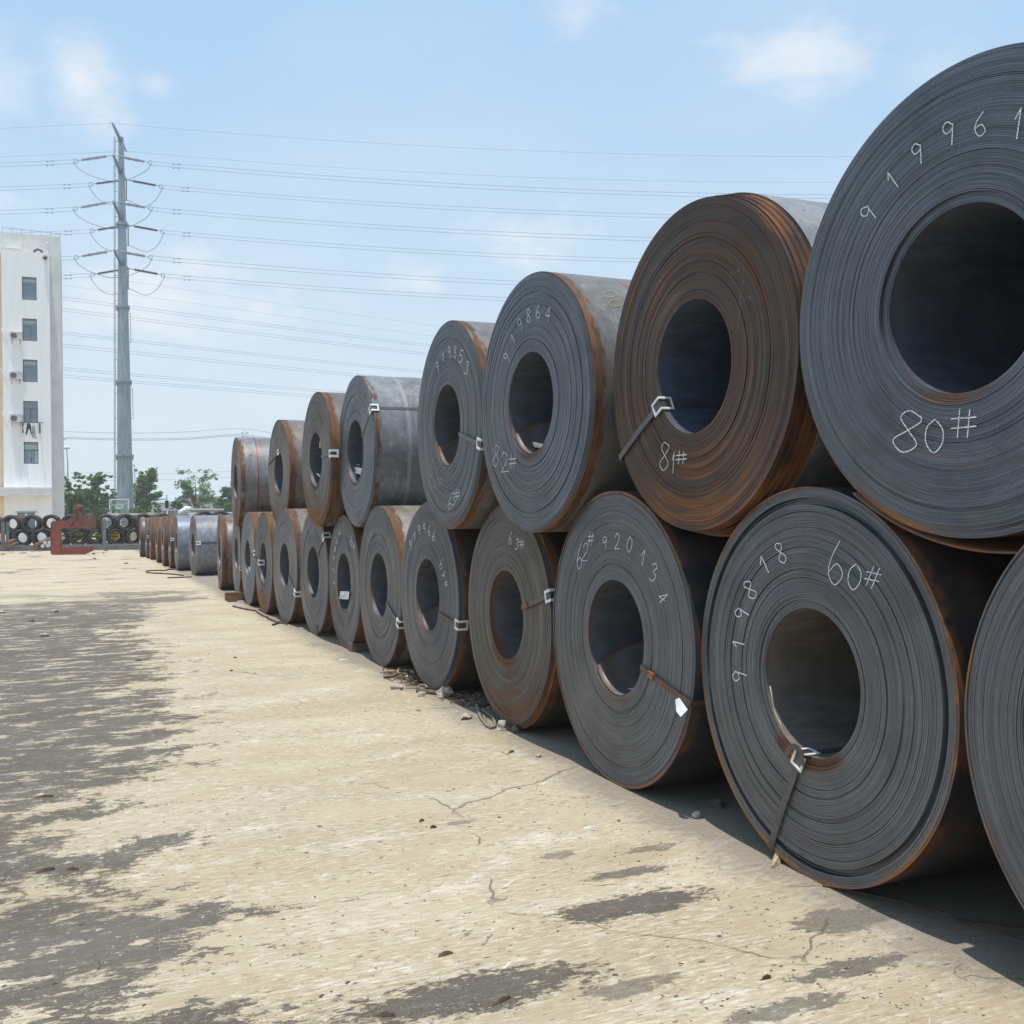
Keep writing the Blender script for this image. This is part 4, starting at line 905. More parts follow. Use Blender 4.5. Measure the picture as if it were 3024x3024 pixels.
# laundry rod with clothes
a0, z = fac(58, 1249.5); a1, _ = fac(128.6, 1249)
q = empty('laundry_rod', on_wall((a0 + a1) / 2, z), BRZ, 'brown laundry rod on brackets under the second window from the ground', 'laundry rod')
hw = (a1 - a0) / 2
m = MB(); m.tube([(-hw, -.7, 0), (hw, -.7, 0)], .035, 6); m.build('rod', M['metal_brown'], q)
for s_ in (-.72, .68):
    m = MB(); m.box2((s_ * hw - .04, -.75, -.06), (s_ * hw + .04, -.01, -.02)); m.bar((s_ * hw, -.7, -.06), (s_ * hw, -.05, -.5), .04, .04); m.box2((s_ * hw - .05, -.06, -.7), (s_ * hw + .05, -.01, -.02)); m.build('bracket', M['metal_brown'], q)
def garment(px0, py0, px1, py1, mat, label, name, poly):
    a, z = fac((px0 + px1) / 2, py0); a2, z2 = fac(px1, py1); w_ = fac(px1, py0)[0] - fac(px0, py0)[0]; h_ = z - z2
    m = MB(); m.ngon_prism([((x - .5) * w_, -y * h_) for x, y in poly], -.05, .05)
    o = m.build(name, M[mat], None, on_wall(a, z, .7)); o.rotation_euler = (0, 0, BRZ); tag(o, label, 'clothing', 'clothes on the laundry rod')
SH = [(.3, 0), (.7, 0), (1, .45), (.85, .5), (.75, .3), (.75, 1), (.2, .95), (.22, .3), (.1, .5), (0, .42)]
garment(69, 1254, 80, 1289, 'cloth_white', 'pale shirt at the left end of the laundry rod', 'shirt', SH)
garment(76, 1252, 97, 1286, 'cloth_black', 'black trousers hanging in the middle of the laundry rod', 'trousers', [(.25, 0), (.65, 0), (.8, .3), (1, .98), (.78, 1), (.58, .5), (.45, .5), (.2, 1), (0, .95), (.2, .3)])
garment(92, 1258, 101, 1292, 'cloth_white', 'white cloth hanging between black trousers and grey trousers', 'cloth', [(.1, 0), (.9, 0), (1, 1), (.2, .95)])
garment(95, 1260, 109, 1298, 'cloth_grey', 'grey patterned trousers at the right end of the laundry rod', 'trousers', [(.1, 0), (.6, 0), (.8, .5), (1, 1), (.6, 1), (.5, .7), (.35, .98), (.0, .9)])

# ------------------------------------------------------------------ transmission pole
PT = 110.0
def zpx(px, py, dist): return at(px, py, dist)
pb = at(370, 1500, PT); PX = pb.x
pole = empty('transmission_pole', (PX, PT, 0), 0, 'tall tapered grey steel power pole with three pairs of arms and insulators', 'power pole')
lev = [(0, .93), (at(367, 1346, PT).z, .765), (at(362, 1127, PT).z, .68), (at(360, 907, PT).z, .545), (at(356, 662, PT).z, .42), (at(353, 406, PT).z, .27)]
xo = [0, 0, 0, 0, 0, 0]
for i in range(5):
    m = MB(); m.tube([(0, 0, lev[i][0]), (0, 0, lev[i + 1][0])], [lev[i][1] * (1 if i == 0 else .985), lev[i + 1][1]], 14, sm=False); m.build('shaft_section', M['galv'], pole)
    if i:
        m = MB(); r = lev[i][1]; z = lev[i][0]; m.tube([(0, 0, z - .12), (0, 0, z - .12), (0, 0, z + .12), (0, 0, z + .12)], [r, r + .17, r + .17, r], 14, sm=False)
        for j in range(14): an = 2 * math.pi * j / 14; m.box((math.cos(an) * (r + .08), math.sin(an) * (r + .08), z - .28), (.05, .05, .32), Matrix.Rotation(an, 3, 'Z'))
        m.build('flange', M['galv'], pole)
m = MB(); r = lambda z: .93 + (.27 - .93) * z / lev[-1][0]
for s_ in (-.16, .16): m.bar((-r(0) - .12, s_ - .2, 2), (-r(lev[-1][0]) - .12 - .22, s_ - .2, lev[-1][0]), .05, .05)
z = 2.5
while z < lev[-1][0]:
    x = -r(0) - .12 + (r(0) - r(lev[-1][0]) - .22) * (z / lev[-1][0]); m.bar((x - .02, -.36, z), (x - .02, -.04, z), .04, .04)
    if int(z) % 3 == 0: m.bar((x, -.2, z), (x + .4, -.1, z), .05, .05)
    z += .9
for za, zb in ((lev[1][0] - 4.5, lev[1][0] - 1), (lev[2][0] - 4, lev[2][0] - .8), (lev[3][0] - 3.8, lev[3][0] - .7)):
    x = r(za) + .22; m.bar((x, 0, za), (x - .05, 0, zb), .05, .05); m.bar((x, 0, za), (x - .3, 0, za), .05, .05); m.bar((x, 0, zb), (x - .3, 0, zb), .05, .05)
m.build('ladder', M['galv'], pole)
O = Vector((PX, PT, 0))
def loc(px, py, dist): return at(px, py, dist) - O
def arm(root_py, tip, wide=.42, thin=.16):
    z = at(355, root_py, PT).z; d = Vector((tip.x, tip.y, 0)); d.normalize(); a = Vector((0, 0, z)) + d * .25
    m = MB(); sd = Vector((-d.y, d.x, 0)); vs = []
    for p, w in ((a, wide), (tip, thin)):
        for sx, sz in ((-1, -1), (1, -1), (1, 1), (-1, 1)): vs.append(p + sd * sx * w * .42 + Vector((0, 0, sz * w / 2)))
    m.add(vs, [(0, 1, 2, 3), (7, 6, 5, 4), (0, 4, 5, 1), (1, 5, 6, 2), (2, 6, 7, 3), (3, 7, 4, 0)])
    m.box(a + d * .22, (.12, wide * 1.3, wide * 1.5), Matrix((d, sd, Vector((0, 0, 1)))).transposed())
    m.bar(tip + Vector((0, 0, .08)), a + Vector((0, 0, wide + .35)), .03, .03)
    m.build('cross_arm', M['galv_arm'], pole)
def string(a, b, kind, n):
    d = (b - a); L = d.length; d.normalize(); m = MB(); prof = []
    s0, s1 = .20 * L, .86 * L; k = 0; k2 = n; pts = [a]; rad = [.03]
    for i in range(n):
        u = s0 + (s1 - s0) * i / n; st_ = (s1 - s0) / n
        big = (kind == 'g' and i % 6 == 0)
        for f, rr_ in ((0, .05), (.15, .20 if big else .15), (.55, .17 if big else .13), (.7, .05)): pts.append(a + d * (u + f * st_)); rad.append(rr_)
    pts.append(a + d * s1); rad.append(.03); pts.append(b); rad.append(.03)
    m.tube(pts, rad, 8, sm=False); o = m.build('insulator_string', M['insul_glass' if kind == 'g' else 'insul_brown'], pole)
    m = MB(); rg = [b + Vector((.0, 0, 0)) + Vector((.20 * math.cos(t_ * .7854), 0, .24 * math.sin(t_ * .7854))) for t_ in range(9)]; m.tube(rg, .035, 5); m.build('grading_ring', M['galv'], o)
WR = .019
def jumper(pts, name='jumper_wire'):
    m = MB(); m.tube(cat(pts, 6), .032, 5); m.build(name, M['jumper'], pole)
ends = []
Z = lambda x, y, d: loc(180 + x / 3.578, 340 + y / 3.578, d)
TN, TF = 106.0, 114.0
for tx, ty, rpy, L, Rr in ((550, 425, 508, (160, 482), (940, 502)), (550, 912, 645, (155, 985), (945, 985)), (560, 1430, 780, (165, 1500), (945, 1500))):
    tip = Z(tx, ty, TN); arm(rpy, tip); l_, r2 = Z(*L, TN), Z(*Rr, TN); string(tip, l_, 'g', 18); string(tip, r2, 'g', 18); ends.append((l_, r2))
    x0, y0 = L; x1, y1 = Rr
    jumper([l_ + Vector((-.3, 0, -.1)), Z(x0 + 30, y0 + 85, TN), Z(x0 + 150, y0 + 155, TN), Z(x0 + 330, y0 + 210, TN), Z(x0 + 480, y0 + 213, TN - .6), Z(x0 + 600, y0 + 180, TN), Z(x0 + 740, y0 + 105, TN), r2 + Vector((.2, 0, -.1))])
for tx, ty, rpy, L, Rr in ((690, 683, 512, (320, 730), (1055, 752)), (710, 1163, 648, (335, 1220), (1070, 1228)), (710, 1620, 783, (335, 1685), (1075, 1688))):
    tip = Z(tx, ty, TF); arm(rpy, tip); l_, r2 = Z(*L, TF), Z(*Rr, TF); string(tip, l_, 'b', 14); string(tip, r2, 'b', 14); ends.append((l_, r2))
    b = Z(tx, ty + 218, TF); m = MB()
    pts = []; rad = []
    for i in range(15):
        f = i / 14; pts += [tip.lerp(b, f), tip.lerp(b, f + .02)]; rad += [.10 if i % 2 else .05, .05]
    m.tube(pts, rad, 6); m.build('post_insulator', M['insul_brown'], pole)
    x0, y0 = L
    jumper([l_ + Vector((-.3, 0, -.1)), Z(x0 + 15, y0 + 90, TF), Z(x0 + 110, y0 + 180, TF), Z(x0 + 230, y0 + 212, TF), b, Z(tx + 120, ty + 262, TF), Z(tx + 200, ty + 282, TF), Z(tx + 310, ty + 215, TF), r2 + Vector((.25, 0, -.1))])
gw = []
for tip, rpy in ((Z(540, 85, TN), 416), (Z(690, 380, TF), 418)):
    arm(rpy, tip, .34, .12); gw.append(tip)
    m = MB(); m.tube([tip + Vector((.35 * math.cos(t_), 0, -.25 + .3 * math.sin(t_))) for t_ in [i * .7 for i in range(8)]], .012, 4); m.build('earth_loop', M['wire'], pole)
def line(name_lab, cat_, starts, sgn, s_, k_, L, grp, r=WR):
    root = empty('power_line', starts[0] + O, 0, name_lab, 'power line', grp)
    for st_ in starts:
        m = MB(); pts = []
        for i in range(29):
            x = L * (i / 28) ** 1.3; pts.append(st_ - starts[0] + Vector((sgn * x, 0, -s_ * x + k_ * x * x)))
        m.tube(pts, r, 4); o = m.build('conductor', M['wire'], root)
        if len(starts) > 1:
            m = MB(); x = 2.6; c0 = st_ - starts[0] + Vector((sgn * x, 0, -s_ * x + k_ * x * x - .08)); m.bar(c0 - Vector((.32, 0, 0)), c0 + Vector((.32, 0, 0)), .03, .02)
            for q in (-.3, .3): m.bar(c0 + Vector((q - .09, 0, -.01)), c0 + Vector((q + .09, 0, -.01)), .07, .07)
            m.build('vibration_damper', M['wire'], o)
nm = ['top', 'middle', 'lowest']
for i, (l_, r2) in enumerate(ends):
    near = i < 3; w = nm[i % 3]; side = 'pale insulator' if near else 'dark insulator'
    for sgn, e_, wd in ((-1, l_, 'left'), (1, r2, 'right')):
        line(f'twin conductors running {wd} from the {w} {side} string of the power pole', 'power line', [e_ + Vector((sgn * .1, 0, .12)), e_ + Vector((sgn * .1, 0, -.26))], sgn,
             .105 if sgn > 0 else .036, .00062 if sgn > 0 else .0002, 166 if sgn > 0 else 90, 'power lines strung from the steel pole')
for i, tip in enumerate(gw):
    for sgn, wd in ((-1, 'left'), (1, 'right')):
        line(f'single thin earth wire running {wd} from the {"topmost" if i == 0 else "lower"} arm of the power pole', 'power line', [tip], sgn, .105 if sgn > 0 else .036, .00062 if sgn > 0 else .0002, 166 if sgn > 0 else 90, 'power lines strung from the steel pole', .012)
# a second circuit crossing behind
for i, (pys, lab) in enumerate([((799,), 'topmost faint earth wire of the circuit passing behind the pole'), ((840,), 'second faint earth wire of the circuit passing behind the pole'),
      ((875, 883), 'uppermost twin conductors of the circuit behind the pole'), ((909, 917), 'second twin conductors from the top behind the pole'), ((979, 986), 'third twin conductors from the top behind the pole'),
      ((1015, 1023), 'fourth twin conductors from the top behind the pole'), ((1084, 1091), 'fifth twin conductors from the top behind the pole'), ((1106, 1113), 'lowest twin conductors of the circuit behind the pole')]):
    A0 = at(175, pys[0], 130); root = empty('power_line', A0, 0, lab, 'power line', 'power lines of the circuit behind the pole')
    for py in pys:
        A = at(175, py, 130); B = at(900, 1000, 154); dirv = Vector((B.x - A.x, B.y - A.y, 0)); m = MB(); pts = []
        for j in range(31):
            f = -.8 + j * .15; p = A + dirv * f; p.z += .0 - (f - 0) * .25 + .35 * f * f * .35; pts.append(p - A0)
        m.tube(pts, .020 if len(pys) > 1 else .012, 4); m.build('conductor', M['wire'], root)
def wire_path(pts, dist, lab, r=.03):
    P = [at(x, y, dist) for x, y in pts]; m = MB(); m.tube([p - P[0] for p in cat(P, 8)], r, 4)
    tag(m.build('power_line', M['wire'], None, P[0]), lab, 'power line', 'low power lines beyond the trees')
wire_path([(100, 1270), (180, 1274), (362, 1279), (540, 1276), (723, 1267), (900, 1300)], 140, 'thin upper wire sagging low across the sky toward the small far pole', .026)
wire_path([(100, 1287), (180, 1291), (392, 1296), (560, 1293), (723, 1284), (900, 1315)], 140, 'upper one of the two close wires sagging below the thin wire')
wire_path([(100, 1291), (180, 1295), (392, 1300), (560, 1297), (723, 1288), (900, 1320)], 140, 'lower one of the two close wires sagging below the thin wire')
wire_path([(180, 1398), (297, 1396), (500, 1399), (720, 1390)], 150, 'faint wire level with the tree tops', .018)
wire_path([(180, 1420), (480, 1417), (720, 1408)], 150, 'faint wire through the tree crowns below another faint wire', .018)
p = at(723, 1290, 140); q = empty('far_pole', (p.x, p.y, 0), 0, 'small far utility pole top with crossbars above the upper coil row', 'utility pole')
m = MB(); zt = at(723, 1268, 140).z; m.tube([(0, 0, 0), (0, 0, zt)], [.2, .12], 8); m.build('pole_shaft', M['galv'], q)
m = MB(); m.bar((-.5, 0, zt - .5), (.5, 0, zt - .5), .08, .1); m.bar((-.4, 0, zt - 1.0), (.4, 0, zt - 1.0), .08, .1); m.build('crossbar', M['galv'], q)

# ------------------------------------------------------------------ rod coils behind the rack
def make_rod_coil(rnd_seed):
    rnd = random.Random(rnd_seed); q = empty('rod_coil', (0, 0, 0), 0); m = MB(); n = 28; R, r = .50, .315; L = 1.3
    prof = []
    for i in range(9):                         # outer bumps, front lip, inner
        y = L * i / 8; prof.append((R - .025 * (i in (0, 8)) + rnd.gauss(0, .006) - .012 * (i % 2), y))
    inner = [(r + .02 * (i in (0, 8)) + rnd.gauss(0, .008), L * (8 - i) / 8) for i in range(9)]
    front = [(r + (R - r) * f, -.03 * math.sin(f * math.pi) + rnd.gauss(0, .012)) for f in (.25, .5, .75)]
    allp = prof + [(r + (R - r) * f, L + .03) for f in (.7, .3)] + inner + front
    vs = []; ph = rnd.uniform(0, 6)
    for a_, y in allp:
        for j in range(n):
            an = 2 * math.pi * j / n; rr = a_ * (1 + .012 * math.sin(3 * an + ph)) ; vs.append((rr * math.cos(an), y + .012 * math.sin(2 * an + ph), R + rr * math.sin(an)))
    k = len(allp)
    m.add(vs, [(i * n + j, i * n + (j + 1) % n, ((i + 1) % k) * n + (j + 1) % n, ((i + 1) % k) * n + j) for i in range(k) for j in range(n)][::1], 0, True)
    m.build('wound_rods', M['ring_black'], q)
    for a_ in (40, 160, 280):
        m = MB(); ca, sa = math.cos(R_(a_)), math.sin(R_(a_))
        for (ra, ya), (rb, yb) in (((r, -.04), (R + .01, -.04)), ((R + .012, -.04), (R + .012, L + .04)), ((r - .005, -.04), (r - .005, L + .04))):
            m.bar((ra * ca, ya, R + ra * sa), (rb * ca, yb, R + rb * sa), .012, .05, (ca, 0, sa) if ra != rb else (-sa, 0, ca))
        m.build('tie_wire', M['strap'], q)
    return q
protos = [make_rod_coil(5), make_rod_coil(9), make_rod_coil(14)]; used = [False] * 3
def rod_coil(px, py, dist, label, rz=PSI, sc_=1.0):
    global used
    i = (int(px) * 7) % 3
    if not used[i]: q = protos[i]; used[i] = True
    else:
        q = protos[i].copy(); C.objects.link(q)
        for ch in list(protos[i].children):
            cc = ch.copy(); C.objects.link(cc); cc.parent = q
    P = at(px, py, dist); q.location = (P.x, P.y, P.z - .5); q.rotation_euler = (0, 0, rz)
    tag(q, label, 'rod coil', 'dark rod coils stacked behind the rack')
ax = PSI - math.pi / 2
top = [(-24, 'upper dark rod coil cut by the left edge above the paired posts'), (31, 'upper dark rod coil right behind the paired grey posts'), (90, 'upper dark rod coil over the ground floor window'), (149, 'upper dark rod coil under the right corner of the white building'), (207, 'upper dark rod coil behind the red lifting hook arms'), (262, 'upper dark rod coil behind the rusty block of the red hook'),
       (316, 'upper dark rod coil behind the single grey post'), (372, 'upper dark rod coil right below the green hoop arm'), (427, 'upper dark rod coil half hidden by the farthest steel coil'), (483, 'upper dark rod coil whose top shows over the far brown coils'), (607, 'dark rod coil top showing over the wide blue grey coil'), (655, 'dark rod coil top showing over the rust streaked coil')]
for px, lb in top: rod_coil(px, 1545.5 - .0122 * (px - 150) - (6 if px > 600 else 0), 57.2, lb)
bot = [(3, 'lower dark rod coil at the left edge under the paired posts'), (61, 'lower dark rod coil left of the whitewashed bar ends'), (119, 'lower dark rod coil behind the whitewashed bar ends'), (177, 'lower dark rod coil behind the spine of the red hook'), (232, 'lower dark rod coil framing green leaves inside the red hook'),
       (288, 'lower dark rod coil just left of the single grey post'), (345, 'lower dark rod coil framing a yellow machine'), (401, 'lower dark rod coil by the farthest steel coil'), (457, 'lower dark rod coil behind the far steel coils')]
for px, lb in bot: rod_coil(px, 1588.5 - .0122 * (px - 150), 57.2, lb)
for i, (px, y0) in enumerate([(p_, 1545.5) for p_, _ in top[:10]] + [(p_, 1588.5) for p_, _ in bot]):
    for row in (1, 2):
        P0 = at(px, y0 - .0122 * (px - 150), 57.2) + DV * (1.42 * row) + NV * (.06 * math.sin(px * 3 + row)); j = (i + row) % 3
        q = protos[j].copy(); C.objects.link(q)
        for ch in list(protos[j].children): cc = ch.copy(); C.objects.link(cc); cc.parent = q
        q.location = (P0.x, P0.y, P0.z - .5); q.rotation_euler = (0, 0, PSI)
        fl = ([l_ for _, l_ in top[:10]] + [l_ for _, l_ in bot])[i].replace('dark rod coil', 'coil')
        tag(q, ('second' if row == 1 else 'third') + ' in line behind the ' + fl, 'rod coil', 'rear rows of dark rod coils')
# sleepers
for d_, w_ in ((57.6, 'front'), (60.3, 'rear')):
    m = MB(); a, b = at(-60, 1600, d_), at(520, 1600, d_); m.bar((a.x, d_, .07), (b.x, d_, .07), .2, .14)
    tag(m.build('sleeper_beam', M['timber']), f'long {w_} timber sleeper beam under the dark rod coils', 'beam', 'beams under the rod coils')

# ------------------------------------------------------------------ grey steel rack
rk = at(0, 1600, 54.5); rack = empty('storage_rack', (rk.x, 54.5, 0), 0, 'long low grey steel rack with upright posts in front of the dark rod coils', 'rack')
xr = at(560, 1600, 54.5).x - rk.x
def lx(px, d=54.5): return at(px, 1600, d).x - rk.x
m = MB()
for z0, z1, w in ((.0, .03, .2), (.03, .24, .06), (.24, .27, .2)): m.box2((-6, -w / 2, z0), (xr, w / 2, z1))
m.build('long_beam', M['rack'], rack)
m = MB(); m.box2((-6, 1.5, .03), (xr, 1.6, .24)); m.box2((-6, 1.42, .24), (xr, 1.68, .27)); m.build('long_beam', M['rack'], rack)
for px, z1, dy in ((9, 1.54, .0), (23.5, 1.54, 1.55), (308, 1.60, 1.2)):
    m = MB(); x = lx(px, 54.5 + dy); w = .10 if px > 100 else .075
    m.box2((x - w, dy - .06, .27 if dy != 1.2 else .0), (x - w + .03, dy + .06, z1)); m.box2((x + w - .03, dy - .06, .27 if dy != 1.2 else 0), (x + w, dy + .06, z1)); m.box2((x - w + .03, dy - .02, .27 if dy != 1.2 else 0), (x + w - .03, dy + .02, z1)); m.build('upright_post', M['rack'], rack)
m = MB()
for px in (9, 120, 230, 308, 400): x = lx(px); m.box2((x - .08, .1, .08), (x + .08, 1.5, .2))
m.build('cross_beam', M['rack'], rack)
# bars resting on the rack
def bar_thing(p0, p1, r, mat, label, white=False):
    a, b = p0, p1; q = empty('round_bar', a, 0, label, 'steel bar', 'steel bars lying on the rack'); d = b - a
    m = MB(); m.tube([Vector((0, 0, 0)), d], r, 12); m.build('shaft', M[mat], q)
    m = MB(); t_ = -d.normalized() * .004; m.tube([t_, t_ * 1.2], r * .93, 12); m.build('end_face', M['billet_end' if white else mat], q)
def B(px, py, d): return at(px, py, d)
for (a, b, lb) in (((22, 1603, 54.2), (44, 1595, 56.5), 'uppermost rusty bar of the left pile on the rack'), ((15, 1612, 54.2), (30, 1601, 56.5), 'left lower bar of the left pile on the rack'), ((27, 1613, 54.2), (50, 1604, 56.5), 'right lower bar of the left pile on the rack')):
    bar_thing(B(*a), B(*b), .11, 'billet', lb)
bar_thing(B(104, 1613, 54.0), B(143, 1592, 57.0), .12, 'billet', 'big rusty bar slanting beside the white ended bars')
bar_thing(B(118, 1607, 54.2), B(152, 1590, 56.5), .11, 'billet', 'rusty bar lying on top of the white ended bars')
for i, (x, y) in enumerate(((126, 1612.5), (141, 1611.5), (152, 1610), (133.5, 1603.5), (146.5, 1602.5))):
    bar_thing(B(x, y, 54.2), B(x + 9, y - 7, 56.4), .105, 'bar_dark', ['lower left', 'lower middle', 'lower right', 'upper left', 'upper right'][i] + ' dark bar with whitewashed end beside the red hook', True)

# ------------------------------------------------------------------ red C shaped lifting hook
HT = 48.0; ho = at(173, 1640, HT); hook = empty('lifting_hook', (ho.x, HT, 0), 0, 'dull red C shaped coil lifting hook standing on the yard', 'lifting hook')
hz = lambda x, y: (at(x / 4.6, 1400 + y / 4.6, HT).x - ho.x, at(x / 4.6, 1400 + y / 4.6, HT).z)
z_off = -hz(900, 1107)[1]
def H(x, y): a, b = hz(x, y); return (a, max(.0, b + z_off))
outer = [H(704, 1085), H(704, 685), H(712, 662), H(735, 653), H(1100, 647), H(1100, 745), H(833, 745), H(825, 755), H(825, 1005), H(833, 1014), H(1255, 1006), H(1258, 1012), H(1256, 1055), H(1150, 1098), (H(1140, 1107)[0], 0), (H(725, 1107)[0], 0)]
def c_shape(poly, y0, y1, mat, name):
    bm = bmesh.new(); vs = [bm.verts.new((x, y0, z)) for x, z in poly]; f = bm.faces.new(vs)
    r = bmesh.ops.extrude_face_region(bm, geom=[f]); bmesh.ops.translate(bm, verts=[v for v in r['geom'] if isinstance(v, bmesh.types.BMVert)], vec=(0, y1 - y0, 0))
    bmesh.ops.triangulate(bm, faces=bm.faces[:]); bmesh.ops.recalc_face_normals(bm, faces=bm.faces[:])
    me = bpy.data.meshes.new(name); bm.to_mesh(me); bm.free(); me.materials.append(M[mat]); o = bpy.data.objects.new(name, me); C.objects.link(o); o.parent = hook; return o
c_shape(outer, -.12, .12, 'hook_red', 'hook_body')
m = MB(); 
for a, b in (((712, 672), (712, 1090)), ((735, 655), (1098, 649)), ((828, 1012), (1254, 1004))):
    (x0, z0), (x1, z1) = H(*a), H(*b); m.bar((x0, 0, z0), (x1, 0, z1), .30, .035, (0, 1, 0) if False else (0, 0, 1) if abs(x1 - x0) > .3 else (1, 0, 0))
m.build('flange_plate', M['hook_red'], hook)
x0, z1 = H(1100, 575); x1, z0 = H(1285, 748); m = MB(); m.box2((x0 + .002, -.2, z0), (x1, .2, z1 + .01)); m.build('counterweight', M['hook_rust'], hook)
m = MB()
for y in (-.2, .2):
    for a, b in (((1055, 470), (972, 705)), ((1065, 470), (1130, 605))):
        (ax_, az), (bx, bz) = H(*a), H(*b); m.bar((ax_, y, az), (bx, y, bz), .04, .11)
m.build('hanger_arm', M['hook_rust'], hook)
for x, y, r in ((1058, 462, .13), (972, 705, .07), (1130, 612, .08)):
    a, b = H(x, y); m = MB(); m.tube([(a, -.26, b), (a, .26, b)], r, 14, sm=False); m.build('pivot_pin', M['hook_rust'], hook)

# ------------------------------------------------------------------ background: wall, hoop, houses, machines
def wallbox(name, px0, px1, py_top, dist, depth, mat, label, cat_, z0=0.0):
    a, b = at(px0, py_top, dist), at(px1, py_top, dist); q = empty(name, ((a.x + b.x) / 2, dist, 0), 0, label, cat_)
    w = (b.x - a.x) / 2; m = MB(); m.box2((-w, 0, z0), (w, depth, a.z)); m.build('wall', M[mat], q); return q, w, a.z
q, w, z = wallbox('boundary_wall', 318, 900, 1521, 66, .25, 'wall_beige', 'low beige boundary wall behind the dark rod coils', 'wall')
m = MB(); m.box2((-w - .05, -.08, z), (w + .05, .33, z + .10)); m.build('coping', M['white_old'], q)
for i in range(8):
    x = -w + .6 + i * 1.55; m = MB(); m.box2((x, -.1, 0), (x + .32, -.002, z)); m.build('pier', M['white_old'], q)
q = empty('blue_gate', at(330, 1560, 63), 0, 'small blue barred gate seen through a rod coil', 'gate')
q.location.z = 0; m = MB()
for i in range(9): m.box2((-.8 + i * .2, -.03, .1), (-.75 + i * .2, .03, 1.45))
m.build('bars', M['blue_fence'], q); 
for z_ in (.1, 1.4): m = MB(); m.box2((-.85, -.035, z_), (.85, .035, z_ + .1)); m.build('rail', M['blue_fence'], q)
# yellow machine behind
p = at(344, 1600, 62.5); q = empty('yellow_machine', (p.x, 62.5, 0), 0, 'yellow machine with dark slots seen through a lower rod coil', 'machine')
m = MB(); m.box2((-.40, 0, .15), (.34, 1.5, 1.05)); m.box2((-.1, .2, 1.05), (.3, 1.3, 1.15)); m.build('body', M['yellow'], q)
for i in range(3):
    m = MB(); m.box2((-.41, -.02, .55 + i * .17), (.10, -.002, .61 + i * .17)); m.build('slot', M['black'], q)
for s_ in (-.25, .2): m = MB(); m.tube([(s_, -.15, .2), (s_, .1, .2)], .2, 14, sm=False); m.build('wheel', M['black'], q)
# basketball hoop
p = at(351, 1490, 95); q = empty('basketball_hoop', (p.x, 95, 0), 0, 'green basketball hoop with a clear white edged backboard', 'basketball hoop')
def hp(x, y): a = at(x / 4.6, 1400 + y / 4.6, 95); return a.x - p.x, a.z
(x0, z1), (x1, z0) = hp(1487, 345), hp(1748, 483)
m = MB()
for a, b in (((x0, z0), (x0, z1)), ((x1, z0), (x1, z1)), ((x0, z1), (x1, z1))): m.bar((a[0], 0, a[1]), (b[0], 0, b[1]), .07, .09)
m.build('board_frame', M['white_trim'], q)
m = MB(); m.bar((x0, 0, z0), (x1, 0, z0), .07, .09); m.build('board_rail', M['green_paint'], q)
m = MB(); m.add([(x0, .02, z0), (x1, .02, z0), (x1, .02, z1), (x0, .02, z1)], [(0, 1, 2, 3)]); m.build('backboard', M['board'], q)
m = MB(); (a0, b1), (a1, b0) = hp(1577, 412), hp(1660, 468)
for a, b in (((a0, b0), (a0, b1)), ((a1, b0), (a1, b1)), ((a0, b1), (a1, b1)), ((a0, b0), (a1, b0))): m.bar((a[0], -.01, a[1]), (b[0], -.01, b[1]), .05, .06)
m.build('target_square', M['white_trim'], q)
m = MB(); cx, cz = hp(1590, 462)
for a in ((x0, z1 - .3), (x1, z1 - .2)): m.bar((a[0], .1, a[1]), (cx, .3, cz), .05, .05)
m.build('brace', M['white_trim'], q)
bx_, bz = hp(1570, 575); m = MB(); m.bar((cx, .2, cz), (bx_, 1.6, bz), .22, .25); m.bar((bx_, 1.6, bz), (bx_ - .1, 2.4, 0), .22, .25); m.build('support_arm', M['green_paint'], q)
m = MB(); rc = cx + .05; m.tube([(rc + .23 * math.cos(a * .524), -.3 + .23 * math.sin(a * .524), cz - .1) for a in range(13)], .015, 5); m.build('rim', M['clip_rust'], q)
# street lamps
def lamp(px, py, dist, lab):
    p = at(px, py, dist); q = empty('street_lamp', (p.x, dist, 0), 0, lab, 'street lamp'); z = p.z
    m = MB(); m.tube([(.15, 0, 0), (.12, 0, z * .85), (0, 0, z)], [.12, .08, .06], 8); m.build('pole', M['galv'], q)
    m = MB(); m.tube([(-.6, 0, z - .05), (-.3, 0, z + .12), (.3, 0, z + .14), (.5, 0, z)], [.05, .22, .22, .05], 8); m.build('lamp_head', M['white_old'], q)
lamp(197, 1325, 150, 'thin street lamp rising behind the tree beside the white building')
lamp(184, 1297, 130, 'white street lamp head just clear of the building edge')
# utility box and signal
q, w, z = wallbox('utility_box', 482, 514, 1508, 62, .8, 'wall_beige', 'grey utility box with a white cap above the far brown coils', 'utility box')
m = MB(); m.box2((-w - .08, -.08, z), (w + .08, .88, z + .06)); m.build('cap', M['white_trim'], q)
p = at(493, 1500, 61); q = empty('signal_post', (p.x, 61, 0), 0, 'white post with a dark box on top beside the utility box', 'post')
zt = at(493, 1500, 61).z; zs = at(493, 1478, 61).z; m = MB(); m.tube([(0, 0, 0), (0, 0, zt)], .045, 8); m.build('post', M['white_trim'], q)
m = MB(); m.box2((-.08, -.08, zt), (.08, .08, zs)); m.build('box', M['black'], q); m = MB(); m.box2((-.02, -.02, zs), (.02, .02, zs + .35)); m.build('mast', M['galv'], q)
